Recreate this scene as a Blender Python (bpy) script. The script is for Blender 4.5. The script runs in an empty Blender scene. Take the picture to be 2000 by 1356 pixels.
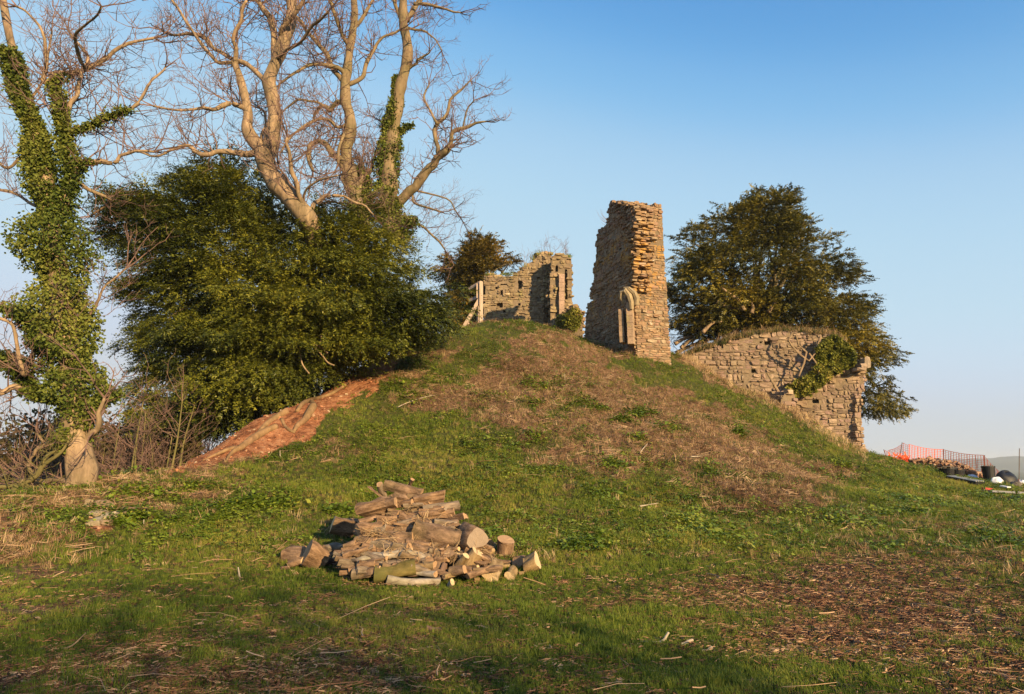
import bpy, math, random
import numpy as np
from mathutils import Vector, Matrix, Euler

# ------------------------------------------------------------------ camera, sky, sun, exposure
SC = bpy.context.scene
COL = SC.collection
F = 1333.0                       # focal length in photo pixels (2000 wide)
PITCH = math.atan(227.0 / F)
EYE = 1.6
cam_data = bpy.data.cameras.new("camera")
cam_data.sensor_width = 36.0
cam_data.lens = 36.0 * F / 2000.0
cam_data.clip_start = 0.1
cam_data.clip_end = 30000.0
cam = bpy.data.objects.new("camera", cam_data)
COL.objects.link(cam)
cam.location = (0, 0, EYE)
cam.rotation_euler = (math.radians(90) + PITCH, 0, 0)
SC.camera = cam

SUN_EL = math.radians(17.0)
SUN_AZ = math.radians(146.0)      # clockwise from +Y, towards the sun: behind the camera, to the right
world = bpy.data.worlds.new("World")
SC.world = world
world.use_nodes = True
wn = world.node_tree
for n in list(wn.nodes):
    wn.nodes.remove(n)
w_out = wn.nodes.new("ShaderNodeOutputWorld")
w_bg = wn.nodes.new("ShaderNodeBackground")
w_sky = wn.nodes.new("ShaderNodeTexSky")
w_sky.sky_type = 'NISHITA'
w_sky.sun_disc = False
w_sky.sun_elevation = SUN_EL
w_sky.sun_rotation = SUN_AZ
w_sky.altitude = 100.0
w_sky.air_density = 1.0
w_sky.dust_density = 0.3
w_sky.ozone_density = 4.0
w_bg.inputs["Strength"].default_value = 0.15
# the photograph's softer highlights: the same tone curve over the whole sky
w_in = wn.nodes.new("ShaderNodeVectorMath"); w_in.operation = 'SCALE'; w_in.inputs[3].default_value = 0.252
w_cv = wn.nodes.new("ShaderNodeRGBCurve")
w_o = wn.nodes.new("ShaderNodeVectorMath"); w_o.operation = 'SCALE'; w_o.inputs[3].default_value = 0.90 / 0.252
for ci, pts in enumerate((((0, 0), (.06, .07), (.13, .10), (.171, .21), (.24, .42), (.40, .53), (.65, .575), (1, .58)),
                          ((0, 0), (.2, .22), (.296, .35), (.361, .49), (.468, .635), (.65, .70), (.8, .71), (1, .70)),
                          ((0, 0), (.4, .50), (.617, .72), (.708, .80), (.85, .84), (1, .85)))):
    c = w_cv.mapping.curves[ci]
    c.points[0].location = pts[0]; c.points[1].location = pts[-1]
    for p in pts[1:-1]: c.points.new(*p)
w_cv.mapping.update()
wn.links.new(w_sky.outputs[0], w_in.inputs[0]); wn.links.new(w_in.outputs[0], w_cv.inputs[1])
w_sep = wn.nodes.new("ShaderNodeSeparateColor"); w_mr = wn.nodes.new("ShaderNodeMapRange"); w_mx = wn.nodes.new("ShaderNodeMix"); w_mx.data_type = 'RGBA'
w_mr.interpolation_type = 'SMOOTHSTEP'; w_mr.inputs[1].default_value = .42; w_mr.inputs[2].default_value = .95
w_mx.inputs[7].default_value = (.60, .655, .70, 1)      # the pale haze the sky fades to where it is brightest
wn.links.new(w_in.outputs[0], w_sep.inputs[0]); wn.links.new(w_sep.outputs[0], w_mr.inputs[0]); wn.links.new(w_mr.outputs[0], w_mx.inputs[0])
wn.links.new(w_cv.outputs[0], w_mx.inputs[6])
wn.links.new(w_mx.outputs[2], w_o.inputs[0]); wn.links.new(w_o.outputs[0], w_bg.inputs[0])
wn.links.new(w_bg.outputs[0], w_out.inputs[0])

sun_data = bpy.data.lights.new("sun", 'SUN')
sun_data.energy = 5.0
sun_data.angle = math.radians(0.6)
sun_data.color = (1.0, 0.72, 0.37)
sun = bpy.data.objects.new("sun", sun_data)
COL.objects.link(sun)
sdir = Vector((math.sin(SUN_AZ) * math.cos(SUN_EL), math.cos(SUN_AZ) * math.cos(SUN_EL), math.sin(SUN_EL)))
sun.rotation_euler = sdir.to_track_quat('Z', 'Y').to_euler()
sun.location = (20, -20, 20)

SC.view_settings.view_transform = 'Standard'
SC.view_settings.look = 'None'
SC.view_settings.gamma = 1.0
SC.view_settings.use_curve_mapping = False
SC.view_settings.exposure = 0.95
SC.cycles.max_bounces = 5
SC.cycles.transparent_max_bounces = 6

random.seed(7)
RNG = np.random.default_rng(11)
R_ = random.random
U_ = random.uniform

# ------------------------------------------------------------------ mapping from photo pixels to places
CP, SP = math.cos(PITCH), math.sin(PITCH)

def W(px, py, D):
    """the point seen at photo pixel (px,py) whose forward distance is D metres"""
    u = (px - 1000.0) / F
    v = (678.0 - py) / F
    dy = CP - v * SP
    k = D / dy
    return np.array((u * k, D, EYE + (SP + v * CP) * k))

def proj(P):
    P = np.atleast_2d(P)
    x, y, z = P[:, 0], P[:, 1], P[:, 2] - EYE
    d = y * CP + z * SP
    d = np.where(d < 0.05, 0.05, d)
    up = -y * SP + z * CP
    return 1000.0 + F * x / d, 678.0 - F * up / d, d

def ray_plane(px, py, P0, P1):
    """where the sight line meets the vertical plane through P0,P1 (xy): (s along, z)"""
    u = (px - 1000.0) / F
    v = (678.0 - py) / F
    d = np.array((u, CP - v * SP, SP + v * CP))
    e = np.array((P1[0] - P0[0], P1[1] - P0[1])); L = np.hypot(*e); e = e / L
    nrm = np.array((-e[1], e[0]))
    t = (nrm[0] * P0[0] + nrm[1] * P0[1]) / (nrm[0] * d[0] + nrm[1] * d[1])
    h = d * t
    return (h[0] - P0[0]) * e[0] + (h[1] - P0[1]) * e[1], h[2] + EYE

# ------------------------------------------------------------------ noise
def _hash(ix, iy, iz, seed):
    h = (ix.astype(np.int64) * 374761393 + iy.astype(np.int64) * 668265263 + iz.astype(np.int64) * 2147483647 + seed * 1274126177) & 0xffffffff
    h = ((h ^ (h >> 13)) * 1274126177) & 0xffffffff
    h = ((h ^ (h >> 16)) * 2246822519) & 0xffffffff
    return ((h ^ (h >> 15)) & 0xffffff) / float(0xffffff)

def noise(x, y, z=0.0, seed=0):
    x, y, z = np.broadcast_arrays(np.asarray(x, float), np.asarray(y, float), np.asarray(z, float))
    ix, iy, iz = np.floor(x), np.floor(y), np.floor(z)
    fx, fy, fz = x - ix, y - iy, z - iz
    fx = fx * fx * (3 - 2 * fx); fy = fy * fy * (3 - 2 * fy); fz = fz * fz * (3 - 2 * fz)
    r = 0
    for dx in (0, 1):
        for dy in (0, 1):
            for dz in (0, 1):
                w = (fx if dx else 1 - fx) * (fy if dy else 1 - fy) * (fz if dz else 1 - fz)
                r = r + w * _hash(ix + dx, iy + dy, iz + dz, seed)
    return r * 2 - 1

def fbm(x, y, z=0.0, o=4, seed=0):
    a, f, r = 1.0, 1.0, 0
    for i in range(o):
        r = r + a * noise(np.asarray(x) * f, np.asarray(y) * f, np.asarray(z) * f, seed + i * 17)
        a *= 0.5; f *= 2.03
    return r / 1.9

def in_poly(px, py, poly):
    px = np.asarray(px, float); py = np.asarray(py, float)
    r = np.zeros(px.shape, bool)
    n = len(poly); j = n - 1
    for i in range(n):
        xi, yi = poly[i]; xj, yj = poly[j]
        if yi != yj:
            r ^= ((yi > py) != (yj > py)) & (px < (xj - xi) * (py - yi) / (yj - yi) + xi)
        j = i
    return r

def poly_dist(px, py, poly):
    px = np.asarray(px, float); py = np.asarray(py, float)
    best = np.full(px.shape, 1e9)
    for i in range(len(poly)):
        x0, y0 = poly[i - 1]; x1, y1 = poly[i]
        ex, ey = x1 - x0, y1 - y0
        t = np.clip(((px - x0) * ex + (py - y0) * ey) / (ex * ex + ey * ey + 1e-9), 0, 1)
        best = np.minimum(best, np.hypot(px - x0 - t * ex, py - y0 - t * ey))
    return best

# ------------------------------------------------------------------ object helpers
def tag(o, label=None, cat=None, group=None, kind=None):
    if label: o["label"] = label
    if cat: o["category"] = cat
    if group: o["group"] = group
    if kind: o["kind"] = kind
    return o

def empty(name, loc=(0, 0, 0), label=None, cat=None, group=None):
    o = bpy.data.objects.new(name, None)
    o.empty_display_size = 0.2
    COL.objects.link(o)
    o.location = loc
    return tag(o, label, cat, group)

def mesh_np(name, V, faces, mat, smooth=False):
    """V (n,3); faces: (m,k) array or list of such arrays"""
    if not isinstance(faces, (list, tuple)):
        faces = [faces]
    faces = [np.asarray(f, np.int32) for f in faces if len(f)]
    me = bpy.data.meshes.new(name)
    V = np.ascontiguousarray(V, np.float32)
    me.vertices.add(len(V))
    me.vertices.foreach_set("co", V.ravel())
    nl = sum(f.size for f in faces); nf = sum(len(f) for f in faces)
    me.loops.add(nl); me.polygons.add(nf)
    me.loops.foreach_set("vertex_index", np.concatenate([f.ravel() for f in faces]))
    tot = np.concatenate([np.full(len(f), f.shape[1], np.int32) for f in faces])
    me.polygons.foreach_set("loop_start", np.concatenate(([0], np.cumsum(tot)[:-1])).astype(np.int32))
    me.polygons.foreach_set("loop_total", tot)
    me.polygons.foreach_set("use_smooth", np.full(nf, smooth, bool))
    me.update(calc_edges=True)
    me.validate()
    if mat: me.materials.append(mat)
    return me

def link(name, me, parent=None, loc=None, rot=None, scale=None):
    o = bpy.data.objects.new(name, me)
    COL.objects.link(o)
    if parent is not None:
        o.parent = parent
    if loc is not None: o.location = loc
    if rot is not None: o.rotation_euler = rot
    if scale is not None: o.scale = scale
    return o

def part(name, V, faces, mat, parent, smooth=False, kind=None):
    """a world-space mesh made the child of a thing that only has a location"""
    V = np.asarray(V, float)
    if parent is not None:
        V = V - np.array(parent.location)
    o = link(name, mesh_np(name, V, faces, mat, smooth), parent)
    if kind: o["kind"] = kind
    return o

class MB:
    def __init__(s): s.v = []; s.f3 = []; s.f4 = []; s.n = 0
    def add(s, V, f3=None, f4=None):
        V = np.asarray(V, float)
        s.v.append(V)
        if f3 is not None and len(f3): s.f3.append(np.asarray(f3, np.int64) + s.n)
        if f4 is not None and len(f4): s.f4.append(np.asarray(f4, np.int64) + s.n)
        s.n += len(V)
    def data(s):
        return np.concatenate(s.v), [np.concatenate(x) for x in (s.f3, s.f4) if x]
    def box(s, c, size, M=None):
        V = np.array([(x, y, z) for x in (-.5, .5) for y in (-.5, .5) for z in (-.5, .5)]) * np.array(size)
        if M is not None: V = V @ np.asarray(M).T
        s.add(V + np.array(c), f4=[(0, 1, 3, 2), (4, 6, 7, 5), (0, 4, 5, 1), (2, 3, 7, 6), (0, 2, 6, 4), (1, 5, 7, 3)])
    def tube(s, P, R, n=6, cap=True):
        P = np.asarray(P, float); R = np.broadcast_to(np.asarray(R, float), (len(P),))
        T = np.gradient(P, axis=0); T /= np.linalg.norm(T, axis=1)[:, None] + 1e-12
        a = np.array((0.31, 0.22, 0.92)) if abs(T[0, 2]) < 0.9 else np.array((0.95, 0.2, 0.1))
        A = np.cross(T, a); A /= np.linalg.norm(A, axis=1)[:, None] + 1e-12
        B = np.cross(T, A)
        th = np.arange(n) * 2 * np.pi / n
        V = P[:, None, :] + R[:, None, None] * (np.cos(th)[None, :, None] * A[:, None, :] + np.sin(th)[None, :, None] * B[:, None, :])
        m = len(P)
        i = np.arange(m - 1)[:, None] * n; j = np.arange(n)[None, :]; k = (j + 1) % n
        f = np.stack((i + j, i + k, i + n + k, i + n + j), -1).reshape(-1, 4)
        V = V.reshape(-1, 3)
        f3 = None
        if cap:
            V = np.vstack((V, P[0], P[-1]))
            c0, c1 = m * n, m * n + 1
            jj = np.arange(n); kk = (jj + 1) % n
            f3 = np.vstack((np.stack((np.full(n, c0), kk, jj), 1), np.stack((np.full(n, c1), (m - 1) * n + jj, (m - 1) * n + kk), 1)))
        s.add(V, f3=f3, f4=f)
    def build(s, name, mat, parent=None, smooth=False, kind=None):
        V, f = s.data()
        return part(name, V, f, mat, parent, smooth, kind)

def set_attr(me, name, typ, dom, data):
    a = me.attributes.new(name, typ, dom)
    data = np.ascontiguousarray(data)
    key = {'FLOAT': 'value', 'INT': 'value', 'FLOAT_VECTOR': 'vector', 'FLOAT_COLOR': 'color'}[typ]
    a.data.foreach_set(key, data.ravel())

# ------------------------------------------------------------------ materials
class NT:
    def __init__(s, name):
        s.m = bpy.data.materials.new(name); s.m.use_nodes = True
        s.t = s.m.node_tree
        for n in list(s.t.nodes): s.t.nodes.remove(n)
        s.out = s.n("ShaderNodeOutputMaterial"); s.b = s.n("ShaderNodeBsdfPrincipled")
        s.l(s.b.outputs[0], s.out.inputs["Surface"])
        s.b.inputs["Roughness"].default_value = 0.9
        s.b.inputs["Specular IOR Level"].default_value = 0.2
    def n(s, typ, **kw):
        n = s.t.nodes.new(typ)
        for k, v in kw.items(): setattr(n, k, v)
        return n
    def l(s, a, b): s.t.links.new(a, b)
    def coord(s, kind="Object", scale=(1, 1, 1)):
        if kind == "World":
            o = s.n("ShaderNodeNewGeometry").outputs["Position"]
        else:
            o = s.n("ShaderNodeTexCoord").outputs[kind]
        m = s.n("ShaderNodeMapping"); m.inputs["Scale"].default_value = scale
        s.l(o, m.inputs["Vector"]); return m.outputs[0]
    def noise(s, vec, scale, detail=5, rough=0.6, out="Fac"):
        n = s.n("ShaderNodeTexNoise"); n.inputs["Scale"].default_value = scale
        n.inputs["Detail"].default_value = detail; n.inputs["Roughness"].default_value = rough
        if vec is not None: s.l(vec, n.inputs["Vector"])
        return n.outputs[out]
    def ramp(s, fac, stops):
        r = s.n("ShaderNodeValToRGB"); e = r.color_ramp.elements
        while len(e) > 1: e.remove(e[0])
        e[0].position = stops[0][0]; e[0].color = (*stops[0][1], 1)
        for p, c in stops[1:]:
            x = e.new(p); x.color = (*c, 1)
        s.l(fac, r.inputs[0]); return r.outputs[0]
    def val(s, fac, a, b, lo=0.0, hi=1.0):
        m = s.n("ShaderNodeMapRange"); s.l(fac, m.inputs[0])
        for i, v in enumerate((a, b, lo, hi)): m.inputs[1 + i].default_value = v
        return m.outputs[0]
    def mix(s, fac, a, b, mode='MIX'):
        m = s.n("ShaderNodeMix", data_type='RGBA', blend_type=mode)
        for sock, v in ((m.inputs[0], fac), (m.inputs[6], a), (m.inputs[7], b)):
            if isinstance(v, (int, float)): sock.default_value = v
            elif isinstance(v, tuple): sock.default_value = (*v, 1)
            else: s.l(v, sock)
        return m.outputs[2]
    def math(s, op, a, b=0.0):
        m = s.n("ShaderNodeMath", operation=op)
        for sock, v in ((m.inputs[0], a), (m.inputs[1], b)):
            if isinstance(v, (int, float)): sock.default_value = v
            else: s.l(v, sock)
        return m.outputs[0]
    def attr(s, name, typ='GEOMETRY', out="Fac"):
        a = s.n("ShaderNodeAttribute", attribute_type=typ, attribute_name=name)
        return a.outputs[out]
    def bump(s, h, strength=0.5, dist=0.02):
        b = s.n("ShaderNodeBump"); b.inputs["Strength"].default_value = strength; b.inputs["Distance"].default_value = dist
        s.l(h, b.inputs["Height"]); s.l(b.outputs[0], s.b.inputs["Normal"])
    def base(s, c):
        if isinstance(c, tuple): s.b.inputs["Base Color"].default_value = (*c, 1)
        else: s.l(c, s.b.inputs["Base Color"])
    def rough(s, r): s.b.inputs["Roughness"].default_value = r; return s

def rand_fac(t):
    """a random number per object and per mesh island"""
    a = t.n("ShaderNodeObjectInfo").outputs["Random"]
    g = t.n("ShaderNodeNewGeometry").outputs["Random Per Island"]
    return t.math('FRACT', t.math('ADD', t.math('MULTIPLY', a, 7.31), g))

def mat_stone(name, cols, lichen=None, scale=1.0, zlo=None, zhi=None, bright=1.0):
    t = NT(name)
    v = t.coord("World")
    r = rand_fac(t)
    n = len(cols)
    c = t.ramp(r, [((i + .5) / n, tuple(x * bright for x in col)) for i, col in enumerate(cols)])
    n1 = t.noise(v, 9 * scale, 8, 0.7)
    c = t.mix(t.val(n1, .38, .66, 0, .75), c, t.mix(0.55, c, (0.10, 0.07, 0.05)))
    n4 = t.noise(v, 1.1 * scale, 4, 0.6)
    c = t.mix(t.val(n4, .42, .62, 0, .45), c, (0.13, 0.10, 0.065))
    if lichen:
        for (col, sc, lo, hi, amt, zr) in lichen:
            f = t.val(t.noise(v, sc, 6, 0.7), lo, hi, 0, amt)
            if zr:
                pz = t.n("ShaderNodeSeparateXYZ"); t.l(t.n("ShaderNodeNewGeometry").outputs["Position"], pz.inputs[0])
                f = t.math('MULTIPLY', f, t.math('MULTIPLY', t.val(pz.outputs[2], zr[0], zr[0] + .8), t.val(pz.outputs[2], zr[1], zr[1] - .8)))
            c = t.mix(f, c, col)
    t.base(c)
    t.bump(t.noise(v, 28 * scale, 9, 0.72), 0.9, 0.03)
    return t.m

def mat_bark(name, c0, c1, scale=6.0, moss=0.0, stretch=0.25, dist=0.02, vec="Object"):
    t = NT(name)
    v = t.coord(vec, (1, 1, stretch))
    n1 = t.noise(v, scale, 8, 0.7)
    c = t.ramp(n1, [(.3, c0), (.52, tuple((a + b) / 2 for a, b in zip(c0, c1))), (.7, c1)])
    c = t.mix(t.val(t.noise(v, scale * .3, 3), .5, .65, 0, .45), c, tuple(x * .55 for x in c0))
    if moss:
        c = t.mix(t.val(t.noise(t.coord(vec), 1.7, 4), .42, .62, 0, moss), c, (0.10, 0.105, 0.03))
    t.base(c)
    t.bump(n1, 0.8, dist)
    return t.m

def mat_leaf(name, cols, trans=0.25, rough=0.55, spec=0.3, inst=False, big=0.5):
    t = NT(name)
    if inst:
        r = t.attr("tone", 'INSTANCER')
    else:
        r = t.n("ShaderNodeNewGeometry").outputs["Random Per Island"]
        r = t.math('ADD', t.math('MULTIPLY', r, .42), t.math('MULTIPLY', t.val(t.noise(t.coord("World"), big, 4, .55), .32, .68), .55))
    n = len(cols)
    c = t.ramp(r, [((i + .5) / n, col) for i, col in enumerate(cols)])
    t.base(c)
    t.b.inputs["Roughness"].default_value = rough
    t.b.inputs["Specular IOR Level"].default_value = spec
    if trans:
        tr = t.n("ShaderNodeBsdfTranslucent"); t.l(c, tr.inputs[0])
        ms = t.n("ShaderNodeMixShader"); ms.inputs[0].default_value = trans
        t.l(t.b.outputs[0], ms.inputs[1]); t.l(tr.outputs[0], ms.inputs[2]); t.l(ms.outputs[0], t.out.inputs[0])
    return t.m

def mat_plain(name, col, rough=0.7, spec=0.3, var=0.25, scale=8):
    t = NT(name)
    n1 = t.noise(t.coord("Object"), scale, 5)
    t.base(t.mix(t.val(n1, .35, .65, 0, var), col, tuple(x * .45 for x in col)))
    t.b.inputs["Roughness"].default_value = rough
    t.b.inputs["Specular IOR Level"].default_value = spec
    t.bump(n1, .25, .01)
    return t.m
# ------------------------------------------------------------------ terrain
_ctl = []
def _c(px, py, D): _ctl.append(tuple(W(px, py, D)))
# the skyline of the mound and the banks beside it
for a in ((0, 985, 13.5), (-250, 1000, 13), (80, 962, 14), (160, 946, 14.8), (240, 932, 15.4), (330, 921, 16), (400, 893, 17), (453, 856, 18.2),
          (508, 824, 19.2), (560, 802, 20.2), (625, 775, 22), (664, 752, 23.2), (705, 728, 24.4), (763, 694, 26), (820, 672, 27), (880, 652, 27.6),
          (940, 640, 28), (1000, 633, 28.2), (1060, 641, 28.6), (1135, 665, 29), (1185, 690, 29), (1244, 697, 28.6), (1280, 714, 28.3), (1316, 727, 28.2),
          (1344, 703, 31.0), (1388, 733, 30.9), (1426, 757, 30.7), (1499, 782, 30.4), (1566, 819, 30.2), (1610, 850, 30.1), (1654, 877, 29.9), (1700, 890, 29.7),
          (1730, 900, 30.5), (1770, 915, 31.5), (1840, 924, 31.5), (1940, 944, 26), (1990, 950, 24.5), (2080, 960, 24), (2200, 975, 22)):
    _c(*a)
# the slopes in view
for a in ((2000, 985, 19), (2000, 1100, 10.4), (1850, 1010, 16), (1700, 1000, 15.8), (1750, 950, 22), (1600, 930, 21.5), (1500, 900, 20.5), (1500, 850, 25),
          (1300, 900, 18.2), (1300, 800, 23.5), (1200, 740, 26.2), (1000, 900, 17.2), (1000, 800, 20.8), (1000, 700, 25.3), (900, 720, 24.4), (700, 900, 16.8),
          (700, 800, 20.5), (500, 930, 15.6), (560, 880, 17.4), (300, 1000, 13), (120, 1040, 11.8), (300, 1100, 10.7), (500, 1040, 12.3), (700, 1000, 13.6),
          (900, 1000, 13.8), (1200, 1000, 14), (1400, 1000, 15), (1200, 1100, 10.9), (1500, 1100, 10.9), (1700, 1100, 10.7), (1600, 1200, 8.1), (0, 1090, 10.6)):
    _c(*a)
_ctl += [(x, y, z) for (x, y, z) in (
    (-3.4, 9.6, 0.02), (0, 9.4, 0.0), (-1.5, 9.5, 0.0), (2, 8.8, 0), (-6, 8.6, 0.03), (-4, 6.5, 0), (0, 6.5, 0), (4, 6.5, 0.03), (0, 4, 0), (-5, 3, 0), (5, 3, 0.03),
    (0, 0, 0), (-8, 0, 0), (9, 0, 0.1), (0, -8, 0), (10, -10, 0), (-10, -10, 0), (14, 8, 0.25), (-11, 8, -0.1), (20, 14, .3),
    # plateau on top of the mound, and everything that falls away behind it
    (1, 32, 7.75), (3, 36, 7.8), (0, 37, 7.8), (-3, 34, 7.2), (5, 36, 7.2), (-2, 41, 7.3), (7.5, 34, 5.6), (10, 35, 4.6), (12, 37, 3.4), (8, 42, 5.5), (16, 36, 1.6),
    (-8, 33, 4.0), (-10, 26, 1.6), (-9, 20, 0.6), (-12, 17, -.4), (-16, 15, -1.0), (-13, 26, 0.2), (-16, 34, 0.0), (-22, 22, -2), (-10, 45, 2),
    (0, 52, 2), (12, 50, 0), (20, 44, -0.8), (22, 34, 0.2), (28, 28, 0.0), (30, 45, -2.5), (-24, 40, -2.5), (-30, 12, -2.5), (-22, 8, -1.0),
    (32, 12, .0), (25, -5, 0), (-25, -8, -.6), (0, -25, 0), (25, -28, 0), (-25, -28, -.5), (0, 62, -1), (40, 30, -2), (-42, 30, -4), (40, 0, -.5), (-42, 0, -3), (0, -45, 0))]
CTL = np.array(_ctl)

def _tps_fit(C, lam=0.02):
    n = len(C)
    d = np.hypot(C[:, None, 0] - C[None, :, 0], C[:, None, 1] - C[None, :, 1])
    K = np.where(d > 0, d * d * np.log(d + 1e-12), 0) + lam * np.eye(n)
    P = np.c_[np.ones(n), C[:, :2]]
    A = np.zeros((n + 3, n + 3)); A[:n, :n] = K; A[:n, n:] = P; A[n:, :n] = P.T
    return np.linalg.solve(A, np.r_[C[:, 2], 0, 0, 0])
TPS = _tps_fit(CTL)

def ground_smooth(x, y):
    x = np.asarray(x, float); y = np.asarray(y, float)
    sh = x.shape; xf = np.clip(x.ravel(), -60, 60); yf = np.clip(y.ravel(), -60, 80)
    z = np.zeros(len(xf))
    for s in range(0, len(xf), 20000):
        sl = slice(s, s + 20000)
        d2 = (xf[sl, None] - CTL[None, :, 0]) ** 2 + (yf[sl, None] - CTL[None, :, 1]) ** 2
        z[sl] = (0.5 * d2 * np.log(d2 + 1e-12)) @ TPS[:len(CTL)] + TPS[-3] + TPS[-2] * xf[sl] + TPS[-1] * yf[sl]
    z = z.reshape(sh)
    r = np.hypot(x, y)
    w = np.clip((r - 42) / 30.0, 0, 1); w = w * w * (3 - 2 * w)
    far = -3.0 - 22 * np.clip((r - 60) / 500, 0, 1) + 3 * noise(x / 90, y / 90, seed=5) * np.clip((r - 60) / 200, 0, 1)
    return z * (1 - w) + far * w

def ground_z(x, y):
    x = np.asarray(x, float); y = np.asarray(y, float)
    z = ground_smooth(x, y)
    slope = np.clip((z - 0.12) / 1.0, 0, 1)
    r = np.hypot(x, y)
    near = np.clip(1 - (r - 45) / 30, 0, 1)
    b = 0.20 * slope * fbm(x * .5, y * .5, seed=3, o=3) + (0.035 + 0.09 * slope) * fbm(x * 1.7, y * 1.7, seed=9, o=3) + (0.012 + .02 * slope) * fbm(x * 7, y * 7, seed=21, o=2)
    return z + b * near

def gz(x, y): return float(ground_z(np.array([x]), np.array([y]))[0])

def hit(px, py, dmin=3.0, dmax=60.0):
    """first point of the ground on the sight line of a photo pixel"""
    D = np.arange(dmin, dmax, 0.05)
    u = (px - 1000.0) / F; v = (678.0 - py) / F
    k = D / (CP - v * SP)
    x = u * k; z = EYE + (SP + v * CP) * k
    g = ground_z(x, D)
    i = np.argmax(z <= g)
    if z[i] > g[i]: i = -1
    return np.array((x[i], D[i], g[i]))

SOIL = [(318, 925), (365, 888), (414, 867), (453, 830), (500, 780), (560, 745), (625, 720), (664, 710), (705, 695), (763, 670), (782, 700), (760, 735), (729, 758), (680, 785), (645, 803), (617, 832), (586, 862), (534, 882), (470, 897), (420, 910)]

def cover(P):
    """what grows where: soil, brown (dead stems), green, litter weights at ground points"""
    px, py, d = proj(P)
    x, y = P[:, 0], P[:, 1]
    n1 = fbm(x * .9, y * .9, seed=41, o=4); n2 = fbm(x * .35, y * .35, seed=51, o=3); n3 = fbm(x * 2.4, y * 2.4, seed=61, o=3); n4 = fbm(x * 6, y * 6, seed=66, o=2)
    ins = in_poly(px + 22 * n3 + 16 * n4, py + 9 * n1 + 7 * n4, SOIL)
    ds = poly_dist(px, py, SOIL)
    soil = np.where(ins, np.clip(ds / 9 + .45, 0, 1), np.clip(.3 - ds / 18, 0, 1)) * (d > 8)
    # small bare patches: by the ruined footing, and under the yew
    def g(cx, cy, sx, sy): return np.exp(-((px - cx) / sx) ** 2 - ((py - cy) / sy) ** 2)
    soil = np.maximum(soil, np.clip(1.3 * g(195, 1025, 26, 16) + .3 * n3, 0, 1) * (g(195, 1025, 40, 24) > .2))
    soil = np.maximum(soil, np.clip((-9.0 + .0 * x - x) / 2, 0, 1) * np.clip((y - 16) / 4, 0, 1) * 0.6)
    br = .9 * g(1240, 790, 250, 90) + .9 * g(1420, 860, 170, 70) + .7 * g(1060, 715, 130, 50) + .55 * g(900, 790, 200, 55) + .55 * g(1150, 900, 200, 60) + .5 * g(1500, 960, 130, 40) \
        + .75 * g(60, 1060, 130, 60) + .5 * g(350, 960, 130, 30) + .45 * g(650, 880, 160, 40) + .55 * g(800, 690, 60, 30) + .5 * g(1560, 920, 120, 40) + .5 * g(100, 1190, 180, 26)
    li = 1.05 * g(1780, 1230, 330, 90) + .5 * g(1500, 1160, 170, 45) + .45 * g(1700, 1110, 220, 40) + .45 * g(250, 1320, 330, 45) + .4 * g(850, 1195, 260, 16) + .35 * g(700, 1290, 250, 40) + .5 * g(1960, 1330, 130, 50)
    gr = 1.0 * g(1480, 815, 60, 22) + 1.0 * g(1390, 775, 60, 20) + .9 * g(1240, 715, 50, 14) + 1.0 * g(1620, 885, 80, 22) + 1.2 * g(1820, 960, 170, 45) + .9 * g(1290, 745, 60, 16) + .9 * g(1550, 850, 70, 20) + .5 * g(700, 790, 60, 40) + .45 * g(760, 850, 230, 60) + .35 * g(900, 710, 110, 30) + .4 * g(1100, 820, 60, 40) + .3 * g(1000, 940, 200, 40) + .6 * g(600, 960, 120, 40) + .5 * g(1320, 960, 90, 40) + .9 * g(1500, 1330, 300, 40) + .6 * g(900, 1240, 300, 60) \
        + .9 * g(400, 1060, 160, 50) + .6 * g(840, 870, 90, 50) + .8 * g(850, 960, 330, 50) + .7 * g(1150, 1050, 200, 60) + .6 * g(900, 650, 70, 12) + .5 * g(1450, 1050, 250, 30)
    br = .62 * br - .8 * gr + .24 + .10 * (py < 1000) + .58 * n1 + .50 * n3 + .35 * n4 + .2 * n2
    br = np.clip((br - .22) / .5, 0, 1); br = br * br * (3 - 2 * br)
    li = np.clip(li - gr * .25 + .3 * n1 + .25 * n3, 0, 1) * (py > 1060)
    onslope = np.clip((P[:, 2] - 0.1) / .5, 0, 1)
    br = br * np.clip(onslope + (px < 260), 0, 1)
    return soil, br, li, np.clip(gr, 0, 1)

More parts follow.
